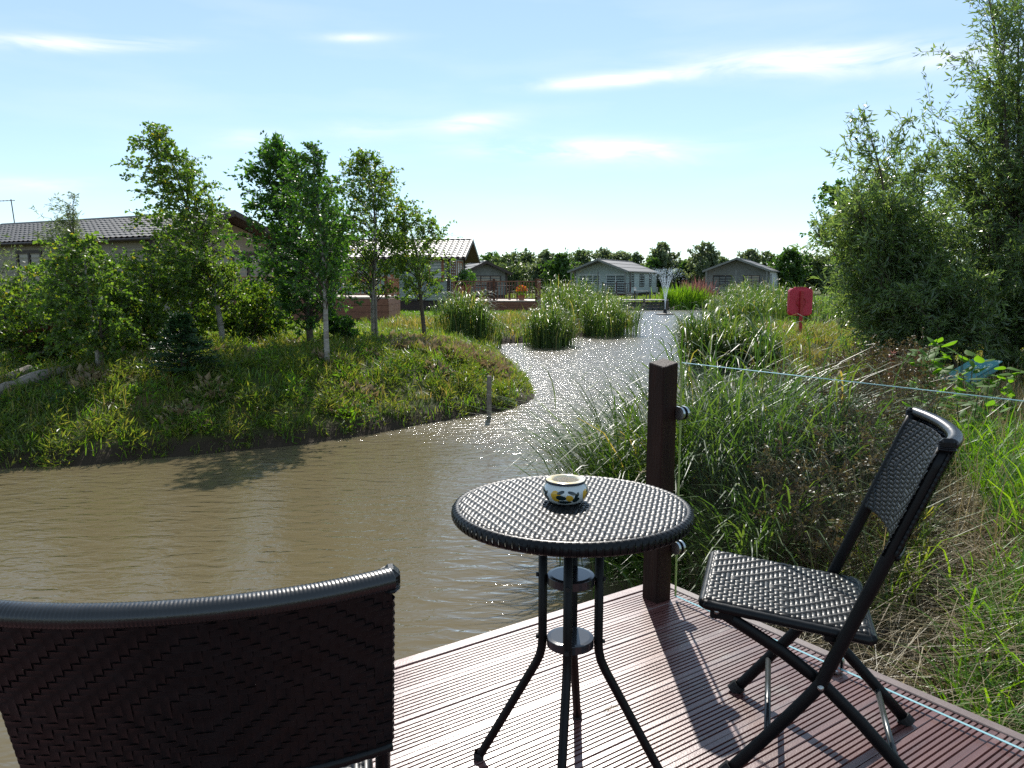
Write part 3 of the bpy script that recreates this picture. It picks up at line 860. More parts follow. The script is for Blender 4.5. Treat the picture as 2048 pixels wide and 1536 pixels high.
def make_chair(label, loc, rz, detail_seat=True):
    ch = empty('folding_chair', loc, rz)
    tag(ch, label, 'chair', 'black woven folding chairs on the deck')
    for s in (-1, 1):
        pts = smooth_path([(s * HW, 0.0, 0.012), (s * HW, 0.10, 0.14), (s * HW, 0.195, 0.268), (s * HW, 0.222, 0.327), (s * HW, 0.33, 0.606), (s * HW, 0.443, 0.90)], 4)
        b = MB(); b.tube(pts, 0.0168, 12, side=(1, 0, 0), flat=0.0108); lg = b.build('back_leg', M['frame_metal'], ch, smooth=True)
        b = MB(); b.tube([(s * HW, -0.012, 0.0), (s * HW, 0.006, 0.022)], 0.023, 12, side=(1, 0, 0), flat=0.0145); b.build('rubber_foot', M['rubber'], lg)
        xi = s * (HW - 0.028)
        pts = [(xi, -0.055, 0.436), (xi, 0.208, 0.279), (xi, 0.470, 0.012)]
        b = MB(); b.tube(smooth_path(pts, 3), 0.0165, 12, side=(1, 0, 0), flat=0.0105); lg = b.build('front_leg', M['frame_metal'], ch, smooth=True)
        b = MB(); b.tube([(xi, 0.464, 0.018), (xi, 0.482, 0.0)], 0.022, 12, side=(1, 0, 0), flat=0.0135); b.build('rubber_foot', M['rubber'], lg)
        for (sy, sz) in ((0.2065, 0.281), (-0.048, 0.43)):
            b = MB(); x0 = s * (HW + 0.0115) if sz < 0.4 else s * (HW - 0.019)
            b.lathe([(0.0, 0.006), (0.006, 0.0045), (0.008, 0.0)], n=12)
            V_ = b.V[0]; b.V[0] = np.stack([x0 + s * V_[:, 2], sy + V_[:, 0], sz + V_[:, 1]], 1)
            b.build('bolt_head', M['bolt'], ch, smooth=True)
        b = MB(); b.box((xi, -0.035, 0.425), (0.024, 0.06, 0.03), ch=0.004); b.build('seat_bracket', M['frame_metal'], ch)
        b = MB(); b.box((xi, 0.235, 0.401), (0.024, 0.05, 0.026), ch=0.004); b.build('seat_bracket', M['frame_metal'], ch)
    for (y, z) in ((0.088, 0.125), (0.392, 0.092)):
        hw_ = HW - 0.01 if y < 0.2 else HW - 0.036
        b = MB(); b.tube([(-hw_, y, z), (hw_, y, z)], 0.0085, 10); b.build('cross_bar', M['bar_metal'], ch, smooth=True)
    # seat
    S0, S1, SW = -0.088, 0.325, 0.196
    def seat_z(y): return 0.462 - 0.04 * (y - S0) / (S1 - S0)
    def seat_surf(u, v):
        e = np.maximum(np.abs(u) / SW, np.abs((v - (S0 + S1) / 2) / ((S1 - S0) / 2)))
        drop = 0.010 * np.clip((e - 0.93) / 0.07, 0, 1) ** 2
        sag = 0.006 * (1 - (u / SW) ** 2) * (1 - ((v - 0.118) / 0.207) ** 2)
        return np.stack([u, v, seat_z(v) - drop - sag], 1), np.tile([0, 0.096, 0.995], (len(u), 1))
    weave(ch, seat_surf, -SW, SW, S0, S1, 30, 32, diamond(14.5, 15.5), 'seat_strand', amp=0.0018)
    fr = [(-SW + 0.012, S0 + 0.004), (SW - 0.012, S0 + 0.004), (SW - 0.002, S0 + 0.014), (SW - 0.002, S1 - 0.014), (SW - 0.012, S1 - 0.004), (-SW + 0.012, S1 - 0.004), (-SW + 0.002, S1 - 0.014), (-SW + 0.002, S0 + 0.014), (-SW + 0.012, S0 + 0.004)]
    P3 = np.array([(x, y, seat_z(y) - 0.017) for x, y in fr])
    dense = np.concatenate([np.linspace(P3[k_], P3[k_ + 1], 26, endpoint=False) for k_ in range(8)] + [P3[-1:]])
    rr = 0.0128 + 0.0007 * (np.arange(len(dense)) % 2)
    b = MB(); b.tube(dense, rr, 9, caps=False, side=(0, 0, 1)); b.build('seat_frame', M['rattan'], ch, smooth=True)
    b = MB(); b.add([(-SW + .01, S0 + .01, seat_z(S0) - .016), (SW - .01, S0 + .01, seat_z(S0) - .016), (SW - .01, S1 - .01, seat_z(S1) - .016), (-SW + .01, S1 - .01, seat_z(S1) - .016)], [np.array([[0, 1, 2, 3]])])
    b.build('seat_lining', M['rubber'], ch)
    # back: bowed woven panel between the uprights
    BH0, BH1, BOW, BW = 0.632, 0.905, 0.040, HW + 0.011
    def bow(x): return BOW * (1 - (np.abs(x) / BW) ** 2.2)
    def back_surf(u, v, off=0.017):
        y = a_line(v) + bow(u) + off
        n_ = np.stack([-2.2 * BOW * (np.abs(u) / BW) ** 1.2 * np.sign(u) / BW * -1.0 * -1.0, -np.ones_like(u), np.full_like(u, 0.386)], 1)
        n_ /= np.linalg.norm(n_, axis=1)[:, None]
        return np.stack([u, y, v], 1), n_
    weave(ch, back_surf, -BW, BW, BH0, BH1 - 0.004, 42, 29, diamond(20.5, 14.5), 'back_strand', amp=0.0008, wfac=1.05)
    weave(ch, lambda u, v: back_surf(u, v, -0.016), -BW, BW, BH0, BH1 - 0.012, 40, 27, diamond(19.5, 13.5), 'front_back_strand', amp=0.0016, wfac=1.02)
    xs_ = np.linspace(-BW, BW, 300)
    tp = np.stack([xs_, a_line(BH1) + bow(xs_) + 0.004, BH1 + 0.004 * (xs_ / BW) ** 2], 1)
    rr = 0.0165 + 0.0008 * np.array([0, 1, 0.5])[np.arange(300) % 3]
    b = MB(); b.tube(tp, rr, 12, side=(0, 0, 1), flat=rr * 0.82); b.build('top_rail', M['rattan_rail'], ch, smooth=True)
    for s in (-1, 1):
        b = MB()
        b.box((s * BW, a_line(BH1) - 0.002, BH1 + 0.004), (0.022, 0.036, 0.026), ch=0.008)
        for q_ in range(5): b.tube([(s * (BW - 0.002) + 0.0112 * math.cos(t), a_line(BH1) - 0.002 + 0.0178 * math.sin(t), BH1 - 0.009 + 0.0045 * q_) for t in np.linspace(0, 2 * math.pi, 13)], 0.0026, 5, caps=False)
        b.build('rail_end_wrap', M['rattan'], ch)
        zs = np.linspace(BH0 + 0.004, BH1 - 0.02, 40)
        rr2 = 0.0045 + 0.0012 * (np.arange(40) % 2)
        b = MB(); b.tube([(s * (BW - 0.001), a_line(z) + 0.012, z) for z in zs], rr2, 6, side=(1, 0, 0)); b.build('back_edge_wrap', M['rattan'], ch)
    bt = np.stack([xs_[::6], a_line(BH0) + bow(xs_[::6]) + 0.014, np.full(50, BH0 - 0.004)], 1)
    b = MB(); b.tube(bt, 0.0075 + 0.0008 * (np.arange(50) % 2), 8, side=(0, 0, 1)); b.build('lower_back_rail', M['rattan'], ch, smooth=True)
    return ch


make_chair('black woven folding chair standing to the right of the round table', (0.636, 2.062, 0.0), math.radians(-108.6))
make_chair('black woven folding chair seen from behind at the lower left', (-0.466, 1.300, 0.0), math.radians(-167.9))

# ------------------------------------------------------------------ lodges
M['tile_roof'] = mat_noise('tile_roof', (0.09, 0.083, 0.08), (0.15, 0.138, 0.13), 9, 0.5, 0.3, 60, spec=0.5)
M['felt_roof'] = mat_noise('felt_roof', (0.05, 0.05, 0.052), (0.09, 0.088, 0.088), 6, 0.6)
M['brown_trim'] = mat_noise('brown_trim', (0.03, 0.018, 0.013), (0.055, 0.032, 0.022), 6, 0.55)
M['orange_wood'] = mat_noise('orange_wood', (0.24, 0.085, 0.035), (0.36, 0.15, 0.065), 7, 0.6, stretch=(2, 2, 0.5))
M['red_wood'] = mat_noise('red_wood', (0.17, 0.062, 0.032), (0.26, 0.10, 0.055), 7, 0.6)
M['dark_red_wood'] = mat_noise('dark_red_wood', (0.05, 0.02, 0.018), (0.09, 0.035, 0.03), 7, 0.6)
M['clad_green'] = mat_noise('clad_green', (0.26, 0.30, 0.26), (0.33, 0.37, 0.32), 3, 0.65, 0.1, 30)
M['clad_beige'] = mat_noise('clad_beige', (0.26, 0.22, 0.16), (0.33, 0.28, 0.21), 3, 0.65)
M['clad_pale'] = mat_noise('clad_pale', (0.36, 0.42, 0.39), (0.44, 0.5, 0.47), 3, 0.6)
M['clad_grey'] = mat_noise('clad_grey', (0.16, 0.16, 0.14), (0.22, 0.22, 0.2), 3, 0.65)
M['white_upvc'] = mat_noise('white_upvc', (0.7, 0.71, 0.7), (0.78, 0.78, 0.77), 8, 0.35)
M['pane'] = mat_noise('pane', (0.035, 0.045, 0.05), (0.07, 0.08, 0.085), 2.5, 0.04, spec=0.8)
M['blind'] = mat_noise('blind', (0.5, 0.5, 0.46), (0.62, 0.62, 0.58), 3, 0.7)
M['stone_grey'] = mat_noise('stone_grey', (0.12, 0.115, 0.11), (0.25, 0.24, 0.225), 5, 0.85, 0.7, 18)
M['plank_pale'] = mat_noise('plank_pale', (0.3, 0.27, 0.23), (0.42, 0.39, 0.34), 6, 0.6)


def roof_slope(w, l, courses, wave, amp):
    """tiled slope: x 0..l along the ridge, y 0 (eave) .. w (ridge), each course laps the one below"""
    nxx = max(int(l / wave * 6), 2)
    xs = np.linspace(0, l, nxx + 1); rows = []
    zs = amp * (0.5 + 0.5 * np.sin(2 * math.pi * xs / wave)) ** 2
    V = []
    for c in range(courses):
        y0, y1 = w * c / courses, w * (c + 1) / courses
        for (y, dz) in ((y0, 0.030), (y1, 0.0)):
            V.append(np.stack([xs, np.full_like(xs, y), zs + dz], 1))
    n = nxx + 1
    V = np.vstack(V); i = np.arange(courses * 2 - 1)[:, None] * n; j = np.arange(nxx)[None, :]
    F = np.stack([i + j, i + j + 1, i + n + j + 1, i + n + j], -1).reshape(-1, 4)
    return V, F


def add_window(root, face, a0, a1, z0, z1, W, Ln, frame_mat, n_panes=1, pane_mat=None, t=0.07, off=0.0):
    """face: 'g' gable front (y=0), 's' right side (x=W), 'l' left side (x=0), 'b' back; a0..a1 along the face"""
    def pt(a, z, o):
        if face == 'g': return (a, -o - off, z)
        if face == 's': return (W + o + off, a, z)
        if face == 'l': return (-o - off, a, z)
    fm = MB()
    along = (1, 0) if face == 'g' else (0, 1)
    def slab(A0, A1, Z0, Z1, o0, o1):
        c = pt((A0 + A1) / 2, (Z0 + Z1) / 2, (o0 + o1) / 2)
        sz = (A1 - A0, o1 - o0, Z1 - Z0) if face == 'g' else (o1 - o0, A1 - A0, Z1 - Z0)
        return c, sz
    for (A0, A1, Z0, Z1) in ((a0 - t, a1 + t, z1, z1 + t), (a0 - t, a1 + t, z0 - t, z0), (a0 - t, a0, z0, z1), (a1, a1 + t, z0, z1)):
        fm.box(*slab(A0, A1, Z0, Z1, 0.0, 0.07))
    for k in range(1, n_panes):
        a = a0 + (a1 - a0) * k / n_panes
        fm.box(*slab(a - t / 2, a + t / 2, z0, z1, 0.0, 0.065))
    f = fm.build('window', frame_mat, root)
    for k in range(n_panes):
        pm = MB(); b0 = a0 + (a1 - a0) * k / n_panes; b1 = a0 + (a1 - a0) * (k + 1) / n_panes
        pm.box(*slab(b0 + t / 2 * (k > 0) + .002, b1 - t / 2 * (k < n_panes - 1) - .002, z0 + .002, z1 - .002, 0.005, 0.03))
        pm.build('pane', pane_mat or M['pane'], f)
    return f


def lodge(label, origin, yaw, W, Ln, z0, wall_h, rise, wall_mat, roof_mat, ov_front=0.9, ov_side=0.35, ov_back=0.3, tiled=True, trim=None, plank=0.16, base_z=-0.35, gable_mat=None, corner_mat=None):
    """gable front in the local plane y=0 (faces -y), body runs along +y"""
    root = empty('lodge', (origin[0], origin[1], 0), yaw)
    tag(root, label, 'lodge', 'timber holiday lodges around the pond')
    trim = trim or M['brown_trim']
    zt, zr = z0 + wall_h, z0 + wall_h + rise
    # lapped wall cladding
    wl = MB()
    npl = int(wall_h / plank)
    ph = wall_h / npl
    for k in range(npl):
        a, b = z0 + k * ph, z0 + (k + 1) * ph + 0.012
        for (c, sx, sy) in (((W / 2, 0.0), W, 0.04), ((W / 2, Ln), W, 0.04), ((0.0, Ln / 2), 0.04, Ln), ((W, Ln / 2), 0.04, Ln)):
            n_ = np.array([0, -1.0] if c[1] == 0.0 and sx > sy else [0, 1.0] if sx > sy else [-1.0, 0] if c[0] == 0.0 else [1.0, 0])
            d = 0.018
            hx, hy = sx / 2, sy / 2
            V = []
            for z, o in ((a, d), (b, 0.0)):
                for (X, Y) in ((-hx, -hy), (hx, -hy), (hx, hy), (-hx, hy)):
                    V.append((c[0] + X + n_[0] * o, c[1] + Y + n_[1] * o, z))
            wl.add(V, [np.array([[0, 1, 5, 4], [1, 2, 6, 5], [2, 3, 7, 6], [3, 0, 4, 7], [4, 5, 6, 7], [3, 2, 1, 0]])])
    wl.build('wall', wall_mat, root)
    for yy in (0.0, Ln):
        gm = MB(); gm.poly_prism([(0.0, zt), (W, zt), (W / 2, zr - 0.05)], yy - 0.02, yy + 0.02, 'y'); gm.build('gable', gable_mat or wall_mat, root)
    for (x, y) in ((-0.02, -0.02), (W + 0.02, -0.02), (-0.02, Ln + 0.02), (W + 0.02, Ln + 0.02)):
        cm = MB(); cm.box((x, y, (z0 + zt) / 2), (0.16, 0.16, wall_h)); cm.build('corner_board', corner_mat or trim, root)
    bs = MB(); bs.box((W / 2, Ln / 2, (base_z + z0) / 2 - 0.01), (W - 0.12, Ln - 0.12, z0 - base_z)); bs.build('plinth', M['brown_trim'], root)
    # roof
    half = W / 2 + ov_side
    slope = rise / (W / 2)
    ang = math.atan(slope); sw = half / math.cos(ang)
    eave_z = zt - slope * ov_side
    LL = Ln + ov_front + ov_back
    for s in (-1, 1):
        if tiled: V, F = roof_slope(sw, LL, 9, 0.30, 0.035)
        else: V, F = roof_slope(sw, LL, 3, 3.0, 0.0)
        x = (W / 2) + s * (half - V[:, 1] * math.cos(ang)) + s * V[:, 2] * math.sin(ang)
        z = eave_z + V[:, 1] * math.sin(ang) + V[:, 2] * math.cos(ang) + 0.10
        y = -ov_front + V[:, 0]
        b = MB(); b.add(np.stack([x, y, z], 1), [F if s > 0 else F[:, ::-1]]); rf = b.build('roof', roof_mat, root)
        # boarding below the tiles
        b = MB()
        xe, xr = W / 2 + s * half, W / 2
        V2 = [(xe, -ov_front + .01, eave_z), (xr, -ov_front + .01, zr), (xr, Ln + ov_back - .01, zr), (xe, Ln + ov_back - .01, eave_z)]
        V2 = np.array(V2 + [(p[0], p[1], p[2] + 0.085) for p in V2])
        b.add(V2, [np.array([[0, 1, 2, 3], [4, 5, 6, 7], [0, 1, 5, 4], [1, 2, 6, 5], [2, 3, 7, 6], [3, 0, 4, 7]])])
        b.build('soffit', trim, root)
        for yy in (-ov_front, Ln + ov_back):
            b = MB(); b.bar((xe + s * .02, yy, eave_z + 0.03), (xr, yy, zr + 0.06), 0.05, 0.2); b.build('barge_board', trim, root)
        b = MB(); b.tube([(xe + s * 0.05, -ov_front + .05, eave_z + 0.03), (xe + s * 0.05, Ln + ov_back - .05, eave_z + 0.03)], 0.055, 8); b.build('gutter', trim, root)
    b = MB(); b.tube([(W / 2, -ov_front - .01, zr + 0.11), (W / 2, Ln + ov_back, zr + 0.11)], 0.075, 8); b.build('ridge_cap', roof_mat, root)
    return root, zt, zr


def terrace(label, origin, yaw, size, z, rail_sides, wood, floor_mat, n_gap=0.13, skirt=None, rail_h=1.0, post_every=1.8, base=-0.3, spindles=True):
    """raised timber terrace with posts, rails and spindles. rail_sides: list of ((x0,y0),(x1,y1)) in local metres"""
    root = empty('terrace', (origin[0], origin[1], 0), yaw)
    tag(root, label, 'terrace', 'raised timber terraces of the lodges')
    w, d = size
    b = MB(); b.box((w / 2, d / 2, z - 0.03), (w, d, 0.06)); b.build('floor', floor_mat, root)
    sk = skirt or wood
    nb = 4
    for k in range(nb):
        a0 = base + (z - 0.07 - base) * k / nb; a1 = base + (z - 0.07 - base) * (k + 1) / nb
        b = MB(); b.box((w / 2, -0.012, (a0 + a1) / 2), (w, 0.03, a1 - a0 - 0.012)); b.build('skirt_board', sk, root)
        b = MB(); b.box((w + 0.012, d / 2 + .02, (a0 + a1) / 2), (0.03, d, a1 - a0 - 0.012)); b.build('skirt_board', sk, root)
    b = MB(); b.box((w / 2, d / 2, (base + z) / 2 - .05), (w - .1, d - .1, z - base - .08)); b.build('underframe', M['brown_trim'], root)
    for (p, q) in rail_sides:
        p = np.array(p, float); q = np.array(q, float); Lr = np.linalg.norm(q - p); dr = (q - p) / Lr
        n = max(int(round(Lr / post_every)), 1)
        for k in range(n + 1):
            c = p + dr * Lr * k / n
            b = MB(); b.box((c[0], c[1], z + rail_h / 2 + 0.03), (0.11, 0.11, rail_h + 0.06), rz=math.atan2(dr[1], dr[0])); ps = b.build('post', wood, root)
            b = MB(); b.box((c[0], c[1], z + rail_h + 0.085), (0.15, 0.15, 0.05), ch=0.01); b.build('post_cap', wood, ps)
        for hz, hh in ((z + rail_h - 0.03, 0.06), (z + 0.1, 0.05)):
            for k in range(n):
                a_ = p + dr * (Lr * k / n + 0.056); b_ = p + dr * (Lr * (k + 1) / n - 0.056)
                b = MB(); b.bar((*a_, hz), (*b_, hz), 0.06, hh); b.build('rail', wood, root)
        if spindles:
            sm_ = MB(); sm_.box((0, 0, 0), (0.036, 0.036, rail_h - 0.20)); sme = sm_.mesh('spindle')
            for k in range(n):
                seg = Lr / n; m_ = int((seg - 0.11) / n_gap)
                for q_ in range(1, m_ + 1):
                    c = p + dr * (Lr * k / n + 0.055 + (seg - 0.11) * q_ / (m_ + 1))
                    o = obj('spindle', sme, wood, root); o.location = (c[0], c[1], z + rail_h / 2 + 0.03)
    return root


# lodge with green cladding (second from the left)
o2 = PD(897, 600, 41.0)
r2, zt2, zr2 = lodge('green clad lodge with grey tiled gable roof beyond the birches', (o2[0], 41.0), math.radians(86), 6.0, 12.5, 0.34, 2.26, 0.95, M['clad_green'], M['tile_roof'], ov_front=0.95, ov_side=0.4, corner_mat=M['brown_trim'], gable_mat=M['orange_wood'])
add_window(r2, 'l', 0.35, 0.95, 1.45, 2.45, 6.0, 12.5, M['orange_wood'], 1, M['blind'], t=0.13)
add_window(r2, 'l', 4.2, 5.6, 1.45, 2.45, 6.0, 12.5, M['orange_wood'], 2, t=0.11)
add_window(r2, 'g', 0.9, 2.3, 0.45, 2.4, 6.0, 12.5, M['orange_wood'], 2, t=0.1)
add_window(r2, 'g', 3.2, 5.2, 0.45, 2.4, 6.0, 12.5, M['orange_wood'], 2, M['blind'], t=0.1)
b = MB(); b.box((-0.12, 1.95, 0.62), (0.18, 0.34, 0.42), ch=0.02); b.build('meter_box', M['white_upvc'], r2)
M['floor_pale'] = mat_noise('floor_pale', (0.3, 0.22, 0.16), (0.42, 0.32, 0.24), 6, 0.5)
t2o = PD(908, 600, 39.6)
ter2 = terrace('reddish brown spindled terrace in front of the green lodge', (t2o[0], 39.6), math.radians(-4), (4.25, 5.5), 0.36, [((0, 0), (2.05, 0)), ((2.05, 0), (4.2, 0)), ((4.2, 0), (4.2, 5.4))], M['red_wood'], M['floor_pale'], n_gap=0.15, post_every=2.2)

# lodge on the far left, half hidden by trees
L1o = np.array([-12.68, 27.33])
r1, zt1, zr1 = lodge('brown lodge with long grey tiled roof half hidden behind birches', L1o, math.radians(62.9), 6.0, 13.5, 0.30, 2.55, 0.95, M['clad_beige'], M['tile_roof'], ov_front=1.0, ov_side=0.4)
add_window(r1, 'g', 1.4, 2.5, 1.5, 2.45, 6.0, 13.5, M['brown_trim'], 1, t=0.1)
add_window(r1, 'g', 2.9, 5.3, 1.35, 2.35, 6.0, 13.5, M['brown_trim'], 3, t=0.13)
add_window(r1, 'l', 11.2, 12.0, 1.2, 2.5, 6.0, 13.5, M['brown_trim'], 1, t=0.12)
add_window(r1, 'l', 6.2, 7.6, 1.2, 2.4, 6.0, 13.5, M['brown_trim'], 2, t=0.12)
t1o = PD(600, 600, 28.2)
ter1 = terrace('orange brown terrace with solid skirting beside the far left lodge', (t1o[0] - 2.6, 28.6), math.radians(2), (5.7, 4.0), 0.74, [((0, 0), (5.65, 0)), ((5.65, 0), (5.65, 3.9))], M['orange_wood'], M['floor_pale'], skirt=M['red_wood'], n_gap=0.16, rail_h=0.75)
# television aerial on the roof
ae = PD(33, 470, 36.5)
aer = empty('tv_aerial', (ae[0], 36.5, zr1 - 0.45))
tag(aer, 'thin television aerial on the far left lodge roof', 'aerial')
b = MB(); b.tube([(0, 0, 0), (-0.12, 0, 1.75)], 0.022, 6); b.build('mast', M['rust_iron'], aer)
b = MB(); b.tube([(-0.95, 0, 1.66), (0.05, 0, 1.70)], 0.016, 6); b.build('boom', M['rust_iron'], aer)
for k in range(6):
    b = MB(); b.tube([(-0.9 + k * 0.17, -0.16, 1.665 + k * .006), (-0.9 + k * 0.17, 0.16, 1.665 + k * .006)], 0.008, 5); b.build('element', M['rust_iron'], aer)

# lodge hidden behind the green one
o3 = PD(925, 560, 60.0)
r3, _, _ = lodge('dark roofed lodge peeping out behind the green lodge terrace', (-3.7, 61.0), math.radians(12), 3.3, 9, 0.3, 1.75, 0.75, M['clad_grey'], M['felt_roof'], ov_front=0.6, ov_side=0.35, tiled=False, plank=0.25)
add_window(r3, 'g', 0.5, 2.8, 1.1, 1.75, 3.3, 9, M['brown_trim'], 3, t=0.08)
r3b, _, _ = lodge('dark lodge gable furthest left behind the green lodge terrace', (-8.0, 65.0), math.radians(12), 4.6, 9, 0.3, 1.95, 1.05, M['clad_grey'], M['felt_roof'], ov_front=0.6, ov_side=0.35, tiled=False, plank=0.25)
add_window(r3b, 'g', 0.6, 4.0, 1.1, 1.85, 4.6, 9, M['brown_trim'], 4, t=0.08)

# two lodges across the water
r4, zt4, zr4 = lodge('pale green lodge with porch behind the fountain', (6.9, 84.7), math.radians(-25.7), 6.2, 10.2, 0.2, 2.25, 1.15, M['clad_pale'], M['felt_roof'], ov_front=1.7, ov_side=0.25, tiled=False, plank=0.25, trim=M['clad_grey'])
add_window(r4, 'g', 0.5, 2.8, 0.9, 2.1, 6.2, 10.2, M['white_upvc'], 3)
add_window(r4, 'g', 3.6, 5.6, 0.3, 2.1, 6.2, 10.2, M['white_upvc'], 2)
add_window(r4, 's', 0.5, 1.1, 0.9, 2.1, 6.2, 10.2, M['brown_trim'], 1)
add_window(r4, 's', 3.4, 5.0, 0.9, 2.1, 6.2, 10.2, M['brown_trim'], 3)
add_window(r4, 's', 7.2, 7.9, 0.9, 2.1, 6.2, 10.2, M['brown_trim'], 1)
r5, zt5, zr5 = lodge('dark grey lodge with white side wall across the water', (21.5, 85.6), math.radians(-24.5), 6.5, 9.5, 0.35, 2.2, 1.2, M['clad_grey'], M['felt_roof'], ov_front=1.4, ov_side=0.25, tiled=False, plank=0.25, trim=M['clad_grey'])
add_window(r5, 'g', 0.7, 2.6, 0.95, 2.0, 6.5, 9.5, M['brown_trim'], 3)
add_window(r5, 'g', 3.9, 5.5, 0.4, 2.0, 6.5, 9.5, M['brown_trim'], 2)
add_window(r5, 's', 0.9, 1.9, 1.0, 2.1, 6.5, 9.5, M['brown_trim'], 2)
b = MB(); b.box((6.53, 4.75, 1.45), (0.03, 9.3, 2.16)); b.build('white_side_cladding', M['white_upvc'], r5)
for (root, W_, zt_, y_) in ((r4, 6.2, zt4, -1.5), (r5, 6.5, zt5, -1.2)):
    for x in (0.1, W_ * 0.5, W_ - 0.1):
        b = MB(); b.box((x, y_, (zt_ + 0.2) / 2), (0.14, 0.14, zt_ - 0.2)); b.build('porch_post', M['clad_grey'], root)
terrace('dark terrace with railing before the lodge behind the fountain', (5.4, 83.6), math.radians(-25.7), (7.6, 3.0), 0.2, [((0, 0), (2.8, 0)), ((4.6, 0), (7.6, 0)), ((0, 0), (0, 2.9))], M['dark_red_wood'], M['plank_pale'], n_gap=0.25, base=-0.4)
terrace('dark red terrace before the grey lodge across the water', (17.0, 82.6), math.radians(-12), (8.6, 3.4), 0.3, [((0, 0), (4.2, 0)), ((6.0, 0), (8.6, 0)), ((0, 0), (0, 3.2))], M['dark_red_wood'], M['plank_pale'], n_gap=0.25, base=-0.4)

# far landing stages
def jetty(label, c, w, d, z, rz):
    root = empty('landing_stage', (c[0], c[1], 0), rz)
    tag(root, label, 'landing stage', 'landing stages on the far bank')
    n = 5
    for k in range(n):
        b = MB(); b.box((0, -d / 2 + d * (k + .5) / n, z), (w, d / n - 0.02, 0.06)); b.build('plank', M['plank_pale'], root)
    for x in (-w / 2 + .1, 0, w / 2 - .1):
        b = MB(); b.box((x, -d / 2 + .1, (z - 1.2) / 2 + .1), (0.14, 0.14, z + 1.2)); b.build('pile', M['joist'], root)
    return root


jetty('pale plank landing stage on the far bank behind the fountain', (9.7, 57.6), 3.6, 1.6, 0.0, 0.0)
jetty('pale plank landing stage on the far bank right of the fountain', (16.1, 57.8), 2.4, 1.4, -0.05, 0.0)
wl = MB()
wr = np.random.default_rng(3)
wall_root = empty('stone_retaining_wall', (9.7, 57.9, 0))
tag(wall_root, 'low grey stone retaining wall under the far landing stage', 'wall')
for r_ in range(3):
    x = -1.9 + 0.15 * (r_ % 2)
    while x < 1.8:
        w = wr.uniform(0.3, 0.5)
        b = MB(); b.box((x + w / 2, wr.uniform(-.02, .02), -0.66 + r_ * 0.2), (w - 0.02, 0.3, 0.185), ch=0.03); b.build('stone', M['stone_grey'], wall_root)
        x += w

# garden furniture, built once and copied
def garden_table(label, loc, rz, mat, h=0.74, w=1.2, d=0.8):
    t = empty('garden_table', loc, rz); tag(t, label, 'table', 'garden furniture on the terraces')
    for k in range(4):
        b = MB(); b.box((0, -d / 2 + d * (k + .5) / 4, h), (w, d / 4 - .015, 0.04)); b.build('slat', mat, t)
    for sx in (-1, 1):
        for sy in (-1, 1):
            b = MB(); b.box((sx * (w / 2 - .08), sy * (d / 2 - .08), h / 2 - .01), (0.06, 0.06, h - .02)); b.build('leg', mat, t)
    return t


def garden_chair(label, loc, rz, mat):
    t = empty('garden_chair', loc, rz); tag(t, label, 'chair', 'garden furniture on the terraces')
    b = MB(); b.box((0, 0, 0.44), (0.5, 0.48, 0.05), ch=.01); b.build('seat', mat, t)
    b = MB(); b.box((0, 0.24, 0.78), (0.5, 0.05, 0.5), ch=.01); b.build('backrest', mat, t)
    for s in (-1, 1):
        b = MB(); b.box((s * .26, 0, 0.64), (0.05, 0.46, 0.04)); b.build('armrest', mat, t)
        for y in (-.2, .22):
            b = MB(); b.box((s * .235, y, 0.21), (0.045, 0.045, 0.42)); b.build('leg', mat, t)
        b = MB(); b.box((s * .26, -.2, 0.53), (0.045, 0.045, 0.19)); b.build('arm_post', mat, t)
    return t


fz = 0.36
cc = lambda px, y: PD(px, 590, y)[0]
garden_table('dark garden table on the green lodge terrace', (cc(1000, 42), 42, fz), 0.1, M['brown_trim'])
for k, (px, yy, rz, lb) in enumerate(((985, 40.9, 3.1, 'dark garden chair nearest the rail on the green lodge terrace'), (958, 42, 1.5, 'brown garden chair left of the terrace table by the green lodge'), (1026, 41.8, -1.5, 'dark garden chair right of the terrace table by the green lodge'))):
    garden_chair(lb, (cc(px, yy), yy, fz), rz, M['red_wood'] if k == 1 else M['brown_trim'])
garden_table('grey garden table by the far landing stage', (10.3, 61.5, float(ground_z(10.3, 61.5)) + .02), 0.2, M['clad_grey'])
garden_chair('grey garden chair left of the table by the far landing stage', (9.3, 61.4, float(ground_z(9.3, 61.4)) + .02), 1.6, M['clad_grey'])
garden_chair('grey garden chair right of the table by the far landing stage', (11.3, 61.7, float(ground_z(11.3, 61.7)) + .02), -1.5, M['clad_grey'])
garden_table('dark garden table on the terrace of the grey lodge across the water', (19.6, 83.4, 0.3), -0.2, M['brown_trim'])
garden_chair('dark garden chair on the terrace of the grey lodge across the water', (18.5, 83.6, 0.3), 1.3, M['brown_trim'])

# ------------------------------------------------------------------ vegetation
def leaves_mesh(name, P0, Dv, Ln, Wd, fold=0.25, rs=None, shape=0.45):
    """P0 base points, Dv directions (unit), Ln lengths, Wd half-widths -> one kite-shaped, folded leaf each"""
    n = len(P0)
    rs = rs or rng
    R = rs.normal(size=(n, 3)); S = np.cross(Dv, R); S /= np.linalg.norm(S, axis=1)[:, None] + 1e-9
    Nn = np.cross(Dv, S)
    mid = P0 + Dv * (Ln * shape)[:, None] + Nn * (Wd * fold)[:, None]
    V = np.empty((n, 4, 3))
    V[:, 0] = P0; V[:, 1] = mid + S * Wd[:, None]; V[:, 2] = P0 + Dv * Ln[:, None] - Nn * (Ln * 0.12)[:, None]; V[:, 3] = mid - S * Wd[:, None]
    i = np.arange(n)[:, None] * 4
    T = np.concatenate([i + np.array([[0, 1, 2]]), i + np.array([[0, 2, 3]])])
    return mesh_np(name, V.reshape(-1, 3), [T])


def unit(v): return v / (np.linalg.norm(v, axis=-1, keepdims=True) + 1e-9)


